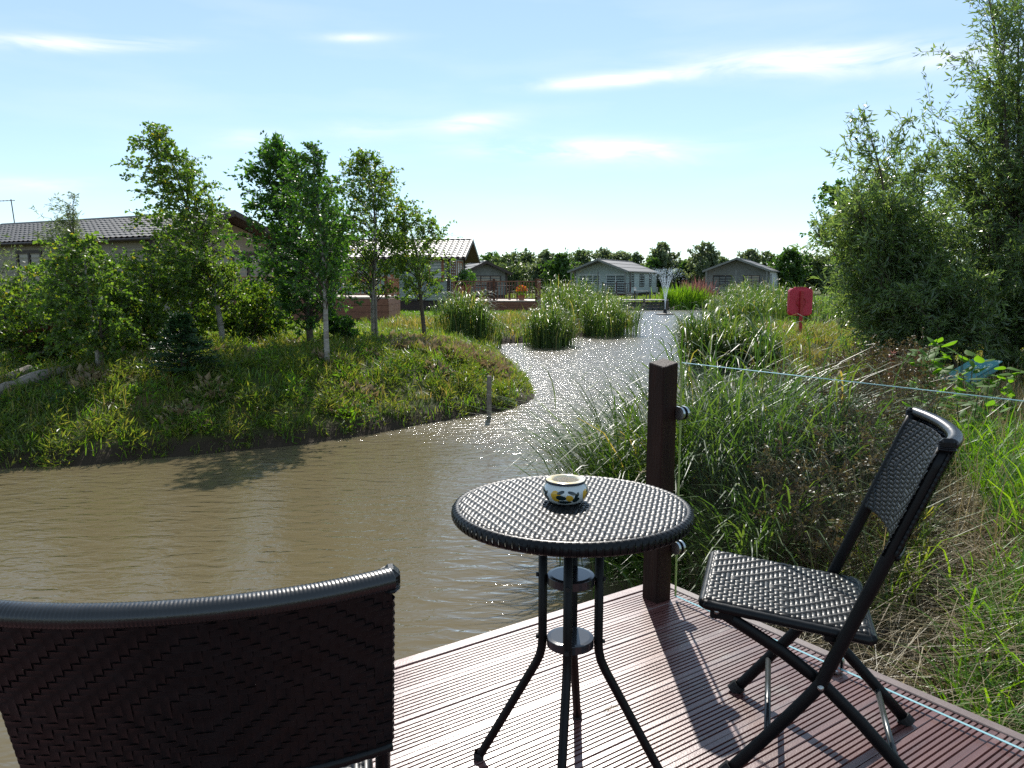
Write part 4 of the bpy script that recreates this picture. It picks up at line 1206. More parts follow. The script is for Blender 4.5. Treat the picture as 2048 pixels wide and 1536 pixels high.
def make_tree(label, name, base, H, crown, lean, leaf_mat, leaf, n_br, per, bark=None, r0=0.05, seed=0, up=0.7, wind=(-0.25, 0.1, 0), droop=0.3, bare=0.2, group=None, cat='tree', twigs=5, stems=1, spread=0.0, branch_geo=True, crown_name='crown', top_thin=0.0):
    """crown: list of (t, radius) along the height; leaf: (length, half width)"""
    rs = np.random.default_rng(seed)
    root = empty(name, base)
    tag(root, label, cat, group)
    ct_, cr_ = np.array(crown).T
    P0s, Ds = [], []
    for s_ in range(stems):
        off = np.array([rs.normal() * spread * 0.25, rs.normal() * spread * 0.25, 0]) if stems > 1 else np.zeros(3)
        ld = np.array([lean[0], lean[1], 0]) + (np.array([rs.normal(), rs.normal(), 0]) * spread if stems > 1 else 0)
        Hs = H * (1 if s_ == 0 else rs.uniform(0.6, 0.95))
        ts = np.linspace(0, 1, 12)
        wv = 0.02 * H * np.stack([np.sin(ts * 7 + rs.uniform(0, 6)), np.sin(ts * 6 + rs.uniform(0, 6)), 0 * ts], 1) * ts[:, None]
        path = off + np.stack([ld[0] * ts ** 1.6, ld[1] * ts ** 1.6, Hs * ts], 1) + wv
        tm = MB(); tm.tube(path - np.array([0, 0, 0.03]) * (ts < 0.01)[:, None], r0 * (1 if s_ == 0 else .7) * (1 - ts) ** 0.85 + 0.004, 8)
        tm.build('trunk', bark or M['bark'], root, smooth=True)
        nb_ = max(int(n_br / stems), 3)
        bm_ = MB()
        for k in range(nb_):
            t = bare + (0.985 - bare) * (k + rs.uniform(0, 1)) / nb_
            o = np.array([np.interp(t, ts, path[:, q]) for q in range(3)])
            az = rs.uniform(0, 2 * math.pi)
            R = np.interp(t, ct_, cr_) * rs.uniform(0.55, 1.1)
            e = up + rs.normal() * 0.15
            d = np.array([math.cos(az) * math.cos(e), math.sin(az) * math.cos(e), math.sin(e)])
            Lb = min(R / max(math.cos(e), 0.45), 1.6 * np.interp(t, ct_, cr_))
            q = np.linspace(0, 1, 6)[:, None]
            wd = np.array(wind) * Lb
            bp = o + d * Lb * q + wd * q ** 2 + np.array([0, 0, -droop]) * Lb * q ** 2.2 + rs.normal(size=(6, 3)) * 0.03 * Lb * q
            rb = max(r0 * 0.35 * (1 - t), 0.004)
            if branch_geo: bm_.tube(bp, np.linspace(rb, 0.0025, 6), 4, caps=False)
            paths = [bp]
            for w_ in range(twigs):
                f = rs.uniform(0.2, 0.95); i0 = int(f * 5); oo = bp[i0] + (bp[min(i0 + 1, 5)] - bp[i0]) * (f * 5 - i0)
                dd = unit(d + rs.normal(size=3) * 0.75 + np.array(wind) * 0.7 + np.array([0, 0, -droop * .6]))
                Lt = Lb * rs.uniform(0.22, 0.5)
                tp = oo + dd * Lt * q + np.array([0, 0, -droop * 0.8]) * Lt * q ** 2
                if branch_geo: bm_.tube(tp[::2], np.array([0.003, 0.0025, 0.0015]), 3, caps=False)
                paths.append(tp)
            m_ = len(paths)
            cnt = int(per * max(0.15, R / cr_.max()) / m_) + 1
            for pi, pp in enumerate(paths):
                f = rs.uniform(0.12 if pi else 0.35, 1.0, cnt) * 4.999
                i0 = f.astype(int); fr_ = (f - i0)[:, None]
                pt = pp[i0] * (1 - fr_) + pp[i0 + 1] * fr_
                tv = unit(pp[i0 + 1] - pp[i0])
                P0s.append(pt + rs.normal(size=(cnt, 3)) * leaf[0] * 0.25)
                Ds.append(unit(tv * 0.8 + rs.normal(size=(cnt, 3)) * 0.75 + np.array(wind) * 0.9 + np.array([0, 0, -droop])))
        if branch_geo and bm_.n: bm_.build('branches', M['twig'], root)
    P0 = np.vstack(P0s); Dv = np.vstack(Ds); n = len(P0)
    Ls = leaf[0] * rs.uniform(0.6, 1.25, n)
    me = leaves_mesh(crown_name, P0, Dv, Ls, leaf[1] * Ls / leaf[0], rs=rs)
    obj(crown_name, me, leaf_mat, root)
    return root


def gz(x, y): return float(ground_z(np.array([x]), np.array([y]))[0])


def at_base(px, py, guess=0.05):
    """where the view ray through that image point first meets the ground"""
    r = ray(px, py); k = np.arange(3.0, 70.0, 0.02) / r[1]
    q = np.array([0, 0, CAMZ])[None] + r[None] * k[:, None]
    hit = np.nonzero((q[:, 2] <= ground_z(q[:, 0], q[:, 1])) & (pond_sd(q[:, 0], q[:, 1]) > 0))[0]
    p = q[hit[0]] if len(hit) else q[-1]
    return np.array([p[0], p[1], gz(p[0], p[1])])


def top_h(base, py):
    """height above the base so that the top reaches image row py"""
    p = PD(1024, py, base[1]); return p[2] - base[2]


TG = 'trees on the left bank'
BL = (0.055, 0.021)
# --- birches, rowan and shrubs of the left bank
b0 = at_base(198, 742)
make_tree('young yellowish birch by the stake at far left of the bank', 'birch_tree', b0, top_h(b0, 470), [(0, .15), (.2, .75), (.5, .85), (.8, .55), (1, .15)], (-0.25, 0.2), M['birch_leaf'], BL, 80, 150, M['bark_birch'], 0.035, 11, up=.5, group=TG, bare=.12)
b1 = at_base(447, 700)
make_tree('tall wind-bent birch leaning left above the long roof', 'birch_tree', b1, top_h(b1, 250), [(0, .2), (.15, .85), (.4, .9), (.65, .7), (.85, .42), (1, .12)], (-1.05, 0.2), M['birch_leaf'], BL, 130, 170, M['bark_birch'], 0.05, 12, up=.75, wind=(-.35, 0, 0), group=TG, bare=.16)
b2 = at_base(622, 702)
make_tree('dense dark green rowan beside a white birch', 'rowan_tree', b2, top_h(b2, 285), [(0, .2), (.1, .7), (.35, .85), (.6, .75), (.85, .45), (1, .1)], (-0.45, 0.2), M['rowan_leaf'], (0.085, 0.022), 120, 160, M['bark'], 0.06, 13, up=.85, wind=(-.1, 0, 0), group=TG, bare=.08, droop=.15)
b3 = at_base(655, 733)
make_tree('pale stemmed birch in front of the dark rowan', 'birch_tree', b3, top_h(b3, 285), [(0, .1), (.25, .55), (.45, .75), (.7, .5), (.9, .25), (1, .08)], (-0.1, 0.1), M['rowan_leaf'], BL, 85, 120, M['bark_birch'], 0.04, 14, up=.9, group=TG, bare=.24)
b4 = at_base(748, 688)
make_tree('white trunked birch behind the thin stake', 'birch_tree', b4, top_h(b4, 305), [(0, .1), (.2, .65), (.5, 1.0), (.75, .7), (.92, .3), (1, .08)], (0.05, 0.2), M['birch_leaf'], BL, 125, 150, M['bark_birch'], 0.045, 15, up=.9, wind=(-.25, 0, 0), group=TG, bare=.2)
b5 = at_base(850, 690)
make_tree('birch with curved brown trunk nearest the green lodge', 'birch_tree', b5, top_h(b5, 415), [(0, .1), (.25, .45), (.55, .85), (.8, .6), (1, .12)], (-0.35, 0.0), M['birch_leaf'], BL, 80, 130, M['bark'], 0.045, 16, up=.8, wind=(-.1, 0, 0), group=TG, bare=.3)
b6 = at_base(20, 720)
make_tree('feathery willow bush at the left edge', 'willow_bush', b6, top_h(b6, 470), [(0, .6), (.3, 1.0), (.6, .9), (1, .2)], (-0.4, 0.2), M['willow_pale'], (0.075, 0.010), 80, 110, M['bark'], 0.03, 17, up=.95, wind=(-.35, 0, 0), group=TG, bare=.05, stems=4, spread=.4)
b7 = at_base(170, 690)
make_tree('pale feathery willow behind the young birch', 'willow_tree', b7, top_h(b7, 395), [(0, .3), (.3, .7), (.6, .65), (1, .15)], (-0.1, 0.2), M['willow_pale'], (0.085, 0.010), 85, 110, M['bark'], 0.04, 18, up=1.0, wind=(-.4, 0, 0), group=TG, bare=.1, stems=3, spread=.25)
SG = 'shrubs under the trees on the left bank'
for k, (px, py, top, R, lab, mat, sd) in enumerate((
        (70, 735, 560, .9, 'dense shadowy shrub below the feathery willow at the left edge', 'shrub_leaf', 31),
        (290, 712, 520, 1.0, 'broad green shrub right of the young yellowish birch', 'shrub_leaf', 32),
        (385, 690, 505, 1.0, 'bushy shrub beneath the tall wind-bent birch', 'shrub_leaf', 33),
        (505, 694, 555, .75, 'leafy shrub between the tall birch and the rowan', 'shrub_leaf', 34),
        (250, 690, 600, 1.0, 'dark shrub low behind the small fir', 'rowan_leaf', 35),
        (560, 690, 575, .6, 'small shrub at the foot of the rowan', 'birch_leaf', 36),
        (690, 690, 622, .3, 'small dark conical shrub right of the white birch trunk', 'rowan_leaf', 37),
        (120, 715, 560, .8, 'sunlit shrub around the foot of the young birch', 'birch_leaf', 38))):
    bb = at_base(px, py)
    make_tree(lab, 'shrub', bb, top_h(bb, top), [(0, .35 * R), (.3, R), (.65, .85 * R), (1, .2 * R)], (-0.1, 0.1), M[mat], (0.06, 0.024), int(90 * R) + 12, 130, M['twig'], 0.02, sd, up=.6, group=SG, cat='shrub', bare=.03, stems=3, spread=.3, crown_name='foliage')
rb = at_base(85, 735)
make_tree('small reddish flowering shrub at the left edge', 'shrub', rb, top_h(rb, 660), [(0, .1), (.5, .3), (1, .12)], (0, 0), M['red_leaf'], (0.05, 0.02), 14, 60, M['twig'], 0.012, 39, group=SG, cat='shrub', bare=.2, crown_name='foliage')

# small fir
fb = at_base(365, 752)
fir = empty('fir_sapling', fb); tag(fir, 'small dark fir sapling on the bank below the birches', 'fir tree')
fh = top_h(fb, 628); rs = np.random.default_rng(5)
b = MB(); b.tube([(0, 0, -.02), (0, 0, fh)], [0.025, 0.004], 7); b.build('trunk', M['bark'], fir)
pp, dd = [], []; bm_ = MB()
for lv in range(12):
    t = 0.06 + lv / 12.5; R = 0.52 * (1 - t) + 0.05
    for k in range(9):
        az = rs.uniform(0, 6.283); d = np.array([math.cos(az), math.sin(az), 0.28])
        o = np.array([0, 0, t * fh]); q = np.linspace(0, 1, 5)[:, None]
        bp = o + d * R * rs.uniform(.75, 1.1) * q + np.array([0, 0, -.12]) * R * q ** 2
        bm_.tube(bp, np.linspace(.006, .002, 5), 3, caps=False)
        f = rs.uniform(0, 3.99, 75); i0 = f.astype(int); fr_ = (f - i0)[:, None]
        pp.append(bp[i0] * (1 - fr_) + bp[i0 + 1] * fr_)
        side = np.cross(d, [0, 0, 1]); sgn = rs.choice([-1, 1], 75)[:, None]
        dd.append(unit(side * sgn + d * 0.8 + rs.normal(size=(75, 3)) * .3))
        # side sprays
        pp[-1] += dd[-1] * rs.uniform(0, .10, 75)[:, None] * (1.2 - f[:, None] / 4)
bm_.build('branches', M['twig'], fir)
P0 = np.vstack(pp); Dv = np.vstack(dd)
obj('needles', leaves_mesh('needles', P0, Dv, rs.uniform(.04, .075, len(P0)), np.full(len(P0), .008)), M['fir_leaf'], fir)

# stakes and rods
def stake(label, p, h, r, mat, name='stake', lean=0.0):
    b = MB(); b.tube([(0, 0, -0.25), (lean * .5, 0, h * .5), (lean, 0, h)], [r * 1.03, r, r * .98], 9)
    o = b.build(name, mat, loc=p); tag(o, label, 'stake', 'stakes on the left bank'); return o


sb = at_base(207, 745); stake('thin dark stake beside the young birch at far left', sb, top_h(sb, 640), 0.018, M['bark'])
sb = at_base(753, 690); stake('thin stake next to the white trunked birch', sb, top_h(sb, 590), 0.03, M['stake'])
sb = P(978, 834, WZ); stake('grey weathered stake standing at the water edge of the bank', sb, 0.62, 0.036, M['stake'], lean=.005)
sb = at_base(1012, 745); stake('thin iron rod near the tip of the left bank', sb, 0.32, 0.006, M['rust_iron'])

# logs at the left edge
for k, (pa, pb, r, lb) in enumerate((((-40, 800), (75, 768), .07, 'grey weathered log lowest in the pile at left edge'), ((40, 778), (125, 752), .08, 'grey weathered log with pale end at the left edge'), ((75, 765), (150, 745), .06, 'thin grey log furthest right in the pile at left edge'), ((-30, 782), (60, 750), .07, 'grey log at the back of the pile at left edge'))):
    A = at_base(*pa); B = at_base(*pb); A[2] += r * .8; B[2] += r * .9
    n_ = 7; q = np.linspace(0, 1, n_)[:, None]; rs_ = np.random.default_rng(k)
    pts = A * (1 - q) + B * q + rs_.normal(size=(n_, 3)) * .012
    b = MB(); b.tube(pts - A, r * rs_.uniform(.85, 1.12, n_), 10)
    tag(b.build('log', M['stake'], loc=A, smooth=False), lb, 'log', 'logs piled at the left edge')

# --- big willow on the right and its neighbour
wb = np.array([7.45, 11.7, gz(7.45, 11.7)])
make_tree('tall bushy willow filling the right edge', 'willow_tree', wb, 6.4, [(0, 1.3), (.12, 1.5), (.3, 1.35), (.5, .95), (.7, .7), (.88, .5), (1, .3)], (0.15, 0.0), M['willow_leaf'], (0.105, 0.0135), 300, 190, M['bark'], 0.06, 21, up=.95, wind=(-.06, 0, 0), droop=.1, group='willows on the right bank', bare=.01, stems=6, spread=.3)
wb2 = np.array([5.75, 11.3, gz(5.75, 11.3)])
make_tree('lower sprawling willow bush left of the tall willow', 'willow_bush', wb2, 3.5, [(0, .85), (.2, .95), (.5, .85), (.8, .55), (1, .2)], (-0.1, 0.0), M['willow_leaf'], (0.105, 0.0135), 230, 180, M['bark'], 0.04, 22, up=1.0, wind=(-.05, 0, 0), droop=.1, group='willows on the right bank', bare=.02, stems=7, spread=.5)
wb3 = np.array([8.6, 12.0, gz(8.6, 12.0)])
make_tree('dense willow behind the tall one at the right edge', 'willow_bush', wb3, 4.6, [(0, 1.2), (.3, 1.9), (.6, 1.5), (1, .3)], (0.2, 0.0), M['willow_leaf'], (0.105, 0.0135), 130, 150, M['bark'], 0.06, 23, up=.9, wind=(-.05, 0, 0), droop=.1, group='willows on the right bank', bare=.02, stems=5, spread=.6)
for k, (x_, y_, h_, lb) in enumerate(((5.55, 10.9, 1.7, 'low willow shoots at the left foot of the willow bush'), (6.1, 10.6, 1.9, 'low leafy willow shoots below the willow bush'), (7.1, 10.6, 2.1, 'low leafy willow shoots in front of the tall willow'), (8.1, 10.6, 2.3, 'leafy willow shoots at the right edge'))):
    make_tree(lb, 'willow_bush', np.array([x_, y_, gz(x_, y_)]), h_, [(0, .65), (.3, .8), (.7, .6), (1, .2)], (0, 0), M['willow_leaf'], (0.1, 0.0125), 100, 160, M['bark'], 0.02, 230 + k, up=.7, wind=(-.05, 0, 0), droop=.12, group='willows on the right bank', bare=.0, stems=5, spread=.4)
nb_ = np.array([10.6, 24.0, gz(10.6, 24.0)])
make_tree('broad leaved tree peeping out left of the willow', 'alder_tree', nb_, 4.5, [(0, .2), (.4, .4), (.6, .85), (.85, .6), (1, .25)], (-0.7, 0.0), M['rowan_leaf'], (0.1, 0.04), 55, 110, M['bark'], 0.05, 24, up=.6, bare=.42)

# --- far trees
FG = 'trees beyond the lodges'
far = [  # px, row of the top, crown half-width px, distance, material, label
    (985, 508, 24, 118, 'far_leaf_c', 'low tree just right of the green lodge roof'), (1018, 512, 26, 112, 'far_leaf', 'rounded tree above the dark lodge roofs'),
    (1052, 507, 24, 120, 'far_leaf', 'far rounded tree right of the dark roofs'), (1088, 503, 22, 105, 'far_leaf_b', 'grey green willow left of the pale lodge'),
    (1120, 512, 24, 100, 'far_leaf_c', 'leafy tree beside the left end of the pale lodge'), (1160, 503, 24, 122, 'far_leaf', 'dark tree behind the left roof of the pale lodge'),
    (1205, 500, 26, 125, 'far_leaf_b', 'tree behind the ridge of the pale lodge'), (1245, 506, 24, 122, 'far_leaf_b', 'tree behind the right roof of the pale lodge'),
    (1272, 508, 14, 116, 'far_leaf', 'small dark tree at the right roof end of the pale lodge'),
    (1325, 490, 26, 100, 'far_leaf_b', 'willow directly behind the fountain'), (1308, 520, 16, 98, 'far_leaf_c', 'low bush left of the fountain willow'),
    (1368, 525, 18, 104, 'far_leaf_c', 'low tree between the fountain willow and the next'), (1408, 488, 30, 98, 'far_leaf_b', 'tall airy willow left of the grey lodge'),
    (1442, 515, 14, 112, 'far_leaf', 'small dark tree behind the left eave of the grey lodge'), (1500, 500, 20, 120, 'far_leaf_b', 'tree behind the ridge of the grey lodge'),
    (1535, 505, 20, 128, 'far_leaf', 'flat topped tree behind the grey lodge'), (1575, 500, 30, 92, 'far_leaf_c', 'bright green bushy tree right of the grey lodge'),
    (1622, 515, 24, 95, 'far_leaf', 'dark tree near the red housing in the distance'), (1660, 512, 28, 100, 'far_leaf', 'dark distant tree close to the willow'),
    (1710, 508, 34, 105, 'far_leaf', 'distant tree behind the willow bush'), (945, 520, 22, 125, 'far_leaf', 'far tree behind the green lodge porch roof')]
for k, (px, py, hw, d, mt, lb) in enumerate(far):
    x = PD(px, 560, d)[0]; z = gz(x, d); H = PD(px, py, d)[2] - z; R = 1.35 * hw / FPX * d
    make_tree(lb, 'far_tree', np.array([x, d, z]), H, [(0, .5 * R), (.2, R), (.55, .95 * R), (.8, .6 * R), (1, .15 * R)], (0.1, 0), M[mt], (0.36, 0.15), 80, 75, M['bark'], 0.12, 100 + k, up=.55, wind=(-.08, 0, 0), droop=.15, group=FG, bare=.04, twigs=4, branch_geo=False)
hg = np.random.default_rng(9)
for (x0, x1, y, h, lb) in ((-4, 16, 108, 3.6, 'dark clipped hedge along the field behind the pale lodge'), (17, 40, 104, 3.2, 'dark hedge behind the grey lodge and its neighbours'), (40, 75, 100, 3.8, 'dark hedge running behind the willow'), (-60, -4, 118, 3.6, 'dark hedge far behind the left lodges')):
    n = int((x1 - x0) * 260)
    p = np.stack([hg.uniform(x0, x1, n), y + hg.normal(0, .6, n), hg.uniform(0, 1, n) ** .8 * h * (1 + .15 * np.sin(hg.uniform(0, 6, n)))], 1)
    p[:, 2] += -0.2
    hr = empty('hedge', ((x0 + x1) / 2, y, -0.2)); tag(hr, lb, 'hedge', 'hedges at the back of the park')
    me = leaves_mesh('foliage', p - np.array([(x0 + x1) / 2, y, -0.2]), unit(hg.normal(size=(n, 3))), np.full(n, .36), np.full(n, .15))
    obj('foliage', me, M['far_leaf'], hr)
    b = MB()
    for q in range(int(x1 - x0)): b.tube([(-(x1 - x0) / 2 + q + .5, 0, 0), (-(x1 - x0) / 2 + q + .6, 0, h * .7)], [.05, .02], 5)
    b.build('stems', M['bark'], hr)


# --- arching blades (reeds, sedges, grasses)
def blades(n, base, h, w, az, bend, droop, rs, seg=5, twist=0.5):
    """base (n,3); returns V,quads for n tapered arching blades"""
    t = np.linspace(0, 1, seg + 1)
    dxy = np.stack([np.cos(az), np.sin(az), np.zeros(n)], 1)
    c = base[:, None, :] + dxy[:, None, :] * (bend * h)[:, None, None] * (t ** 2.2)[None, :, None]
    zz = h[:, None] * (t[None, :] - droop[:, None] * t[None, :] ** 4)
    c[:, :, 2] += zz
    sa = az + math.pi / 2 + rs.normal(0, twist, n)
    side = np.stack([np.cos(sa), np.sin(sa), np.zeros(n)], 1)
    wt = w[:, None] * np.array([0.7] + [1.0] * (seg - 2) + [0.7, 0.05])[None, :] if seg >= 3 else w[:, None] * np.array([1, .75, .05])[None, :]
    L = c - side[:, None, :] * wt[:, :, None]; R = c + side[:, None, :] * wt[:, :, None]
    V = np.stack([L, R], 2).reshape(-1, 3)
    k = np.arange(n)[:, None] * (2 * (seg + 1)) + np.arange(seg)[None, :] * 2
    Q = np.stack([k, k + 1, k + 3, k + 2], -1).reshape(-1, 4)
    return V, Q


RG = 'reed and sedge clumps at the water edge'


def reed_clump(label, c, rx, ry, H, n, mat, seed, wind=(-1, .2), w=0.008, bend=(.25, .55), droop=(.05, .35), stand=None, rot=0.0, wvar=0.8, leafy=0.0):
    rs = np.random.default_rng(seed)
    a = rs.uniform(0, 6.283, n); r = np.sqrt(rs.uniform(0, 1, n))
    lob = 1 + .22 * np.sin(3 * a + seed) + .14 * np.sin(5 * a + 2 * seed) + np.where(rs.uniform(0, 1, n) < .08, rs.uniform(.1, .7, n), 0)
    x = r * np.cos(a) * rx * lob; y = r * np.sin(a) * ry * lob
    cr, sr = math.cos(rot), math.sin(rot)
    X, Y = c[0] + cr * x - sr * y, c[1] + sr * x + cr * y
    Z = np.maximum(ground_z(X, Y), WZ - .1) - 0.02
    z0 = Z.min()
    root = empty('reed_clump', (c[0], c[1], z0)); tag(root, label, 'reeds', RG)
    h = H * rs.uniform(.55, 1.08, n) * (1 - .22 * r ** 2) * (1 + .16 * np.sin(2 * a + 3 * r * 2 + seed))
    az = np.arctan2(wind[1] + np.sin(a) * r * wvar * 1.5 + rs.normal(0, wvar, n), wind[0] + np.cos(a) * r * wvar * 1.5 + rs.normal(0, wvar, n))
    zb = np.zeros(n); bd = rs.uniform(*bend, n); dr = rs.uniform(*droop, n)
    lf = rs.uniform(0, 1, n) < leafy
    zb[lf] = h[lf] * rs.uniform(.35, .8, lf.sum()); h[lf] = np.minimum(h[lf] * rs.uniform(.35, .55, lf.sum()), .62)
    bd[lf] = rs.uniform(.45, 1.0, lf.sum()); dr[lf] = rs.uniform(.35, .95, lf.sum())
    V, Q = blades(n, np.stack([X - c[0], Y - c[1], Z - z0 + zb], 1), h, w * rs.uniform(.6, 1.2, n), az, bd, dr, rs, 6)
    o = obj('blades', mesh_np('blades', V, [Q], True), mat, root)
    return root


reed_clump('sedge clump left of the dark corner post', (1.25, 5.7), .66, .8, 1.62, 3000, M['sedge'], 41, (-.5, -.1), .0056, (.3, .8), (.1, .6), leafy=.25)
reed_clump('wide sedge clump seen through the glass right of the corner post', (1.95, 5.9), .55, .85, 1.25, 3100, M['sedge'], 42, (-.25, -.3), .0056, (.3, .85), (.15, .65), leafy=.2)
reed_clump('low sedge clump close to the deck behind the table', (1.35, 4.55), .42, .45, 0.95, 900, M['sedge'], 43, (-.3, -.1), .007, (.3, .8), (.15, .55))
for k, (px, py, rx, ry, top, lb, n) in enumerate((
        (938, 690, .85, .8, 606, 'leftmost dark reed clump beyond the tip of the left bank', 1500), (1098, 685, .72, .9, 604, 'upright dark reed clump at the water left of centre', 1500),
        (1212, 664, 1.0, 1.6, 588, 'reed clump nearest the fountain on the left shore', 1700), (1160, 655, 1.5, 2.2, 582, 'broad reed clump behind the upright one on the left shore', 1700),
        (1415, 732, .62, .9, 612, 'tall reed clump drooping into the water on the right shore', 1600), (1498, 738, .62, .7, 645, 'rounded reed clump beside the muddy inlet on the right shore', 1600),
        (1470, 680, 1.0, 1.4, 610, 'reed clump behind the two right shore clumps', 1200), (1475, 640, 1.1, 1.3, 582, 'small far reed clump below the grey lodge', 900),
        (1530, 650, 1.5, 1.6, 590, 'low far reeds left of the red housing', 1200), (1590, 668, 1.3, 1.2, 606, 'pale reeds behind the red housing', 900))):
    c = P(px, py, WZ + .1)
    H = PD(px, top, c[1])[2] - (WZ + .05)
    reed_clump(lb, c[:2], rx, ry, H * 1.12, n, M['reed'], 50 + k, (.25, -.2) if k < 4 else (-.3, -.1), .012, (.08, .3), (.0, .25), wvar=.7, leafy=.55)
c = P(1365, 628, WZ)
reed_clump('yellow green reeds on the far bank right of the fountain', (12.9, 58.3), 1.7, .9, 1.7, 1100, M['lush'], 71, (0, -.1), .02, (.1, .3), (0, .2))
reed_clump('pinkish grass plumes on the far bank right of the fountain', (14.2, 59.6), 1.2, .8, 1.9, 500, M['pink_weed'], 72, (0, -.1), .018, (.1, .3), (0, .2))


def scatter_grass(name, label, n, xr, yr, hr, w, mat, seed, keep, seg=2, bend=(.2, .7), cat='grass', droop=(.0, .4), power=1.0, clump=0):
    rs = np.random.default_rng(seed)
    if clump:
        m_ = n // clump
        u = rs.uniform(0, 1, m_) ** power
        cx = rs.uniform(*xr, m_); cy = yr[0] + (yr[1] - yr[0]) * u
        x = np.repeat(cx, clump) + rs.normal(0, .055, m_ * clump); y = np.repeat(cy, clump) + rs.normal(0, .055, m_ * clump)
        hs = np.repeat(rs.uniform(.6, 1.25, m_), clump)
    else:
        u = rs.uniform(0, 1, n) ** power
        x = rs.uniform(*xr, n); y = yr[0] + (yr[1] - yr[0]) * u; hs = np.ones(n)
    d = pond_sd(x, y)
    k = keep(x, y, d)
    # nothing grows through the deck
    rel = np.stack([x - DC[0], y - DC[1]], 1); e1 = rel @ E1[:2]; e2 = rel @ E2[:2]
    k &= ~((e1 > -0.03) & (e2 > -0.03) & (e1 < 5) & (e2 < 5))
    x, y, hs = x[k], y[k], hs[k]; n = len(x)
    z = ground_z(x, y) - 0.01
    V, Q = blades(n, np.stack([x, y, z], 1), rs.uniform(*hr, n) * hs, w * rs.uniform(.6, 1.3, n), rs.uniform(0, 6.283, n), rs.uniform(*bend, n), rs.uniform(*droop, n), rs, seg)
    o = obj(name, mesh_np(name, V, [Q]), mat); tag(o, label, cat, kind='stuff'); return o


patch = lambda x, y, s=1.0: wob(x * s + 3, y * s - 2, .8)
# left bank
scatter_grass('bank_grass', 'rough green grass tufts on the left bank', 52000, (-9, 1.2), (8.0, 17.5), (.08, .22), .006, M['grass'], 81, lambda x, y, d: (d > .02) & (patch(x, y) > -.7), clump=9, bend=(.4, 1.2), droop=(.1, .6))
scatter_grass('dry_bank_grass', 'dry straw coloured grass on the left bank', 22000, (-9, 1.2), (8.0, 18), (.10, .30), .006, M['meadow'], 82, lambda x, y, d: (d > .25) & (patch(x, y, 1.4) > -.1), clump=7)
scatter_grass('lush_bank_grass', 'bright green weeds along the lower edge of the left bank', 9000, (-7, 1.2), (8.0, 15), (.10, .24), .008, M['lush'], 83, lambda x, y, d: (d > .03) & (d < 1.6) & (patch(x, y, 2) > .0), clump=10)
scatter_grass('meadow_grass', 'rough grass behind the trees on the left', 34000, (-22, 6), (15, 32), (.10, .3), .011, M['grass'], 84, lambda x, y, d: (d > .15) & (d < 30), clump=7)
scatter_grass('lawn_grass', 'short lawn in front of the lodges', 32000, (-16, 3), (21, 40), (.05, .12), .018, M['lush'], 85, lambda x, y, d: (d > .6))
scatter_grass('shore_grass', 'rough grass along the middle shore', 16000, (-4, 7), (23, 48), (.2, .5), .014, M['meadow'], 86, lambda x, y, d: (d > .05) & (d < 4) & (x < 7))
# right bank
scatter_grass('right_bank_grass', 'tall ripening grass on the right bank', 44000, (2, 14), (7.5, 24), (.14, .42), .007, M['meadow'], 87, lambda x, y, d: (d > .08), clump=8)
scatter_grass('right_bank_green_grass', 'green grass in the right bank meadow', 26000, (2, 14), (7.5, 26), (.12, .34), .008, M['grass'], 88, lambda x, y, d: (d > .08) & (patch(x, y, 1.2) > -.1), clump=8)
scatter_grass('far_lawn_grass', 'short bright lawn far along the right bank', 22000, (8, 40), (24, 80), (.08, .2), .03, M['lush'], 89, lambda x, y, d: (d > .2))
scatter_grass('far_bank_grass', 'grass on the far bank around the lodges', 18000, (-10, 22), (42, 95), (.1, .3), .035, M['grass'], 90, lambda x, y, d: (d > .1))
def hummocks(name, label, n_m, xr, yr, mat, seed, keep, leafsz=(.035, .06), per=90, R=(.10, .28), H=(.08, .26), asp=(.18, .4)):
    rs = np.random.default_rng(seed)
    x = rs.uniform(*xr, n_m); y = rs.uniform(*yr, n_m); k = keep(x, y, pond_sd(x, y)); x, y = x[k], y[k]; m_ = len(x)
    rr = rs.uniform(*R, m_); hh = rs.uniform(*H, m_)
    a = rs.uniform(0, 6.283, (m_, per)); q = np.sqrt(rs.uniform(0, 1, (m_, per)))
    X = (x[:, None] + rr[:, None] * q * np.cos(a)).ravel(); Y = (y[:, None] + rr[:, None] * q * np.sin(a)).ravel()
    Z = ground_z(X, Y) + (hh[:, None] * (1 - q ** 2) * rs.uniform(.3, 1.05, (m_, per))).ravel()
    D_ = unit(np.stack([(q * np.cos(a)).ravel(), (q * np.sin(a)).ravel(), np.full(X.size, .5)], 1) + rs.normal(size=(X.size, 3)) * .5)
    Ls = rs.uniform(*leafsz, X.size)
    o = obj(name, leaves_mesh(name, np.stack([X, Y, Z], 1), D_, Ls, Ls * rs.uniform(*asp, X.size), rs=rs), mat); tag(o, label, 'weeds', kind='stuff')


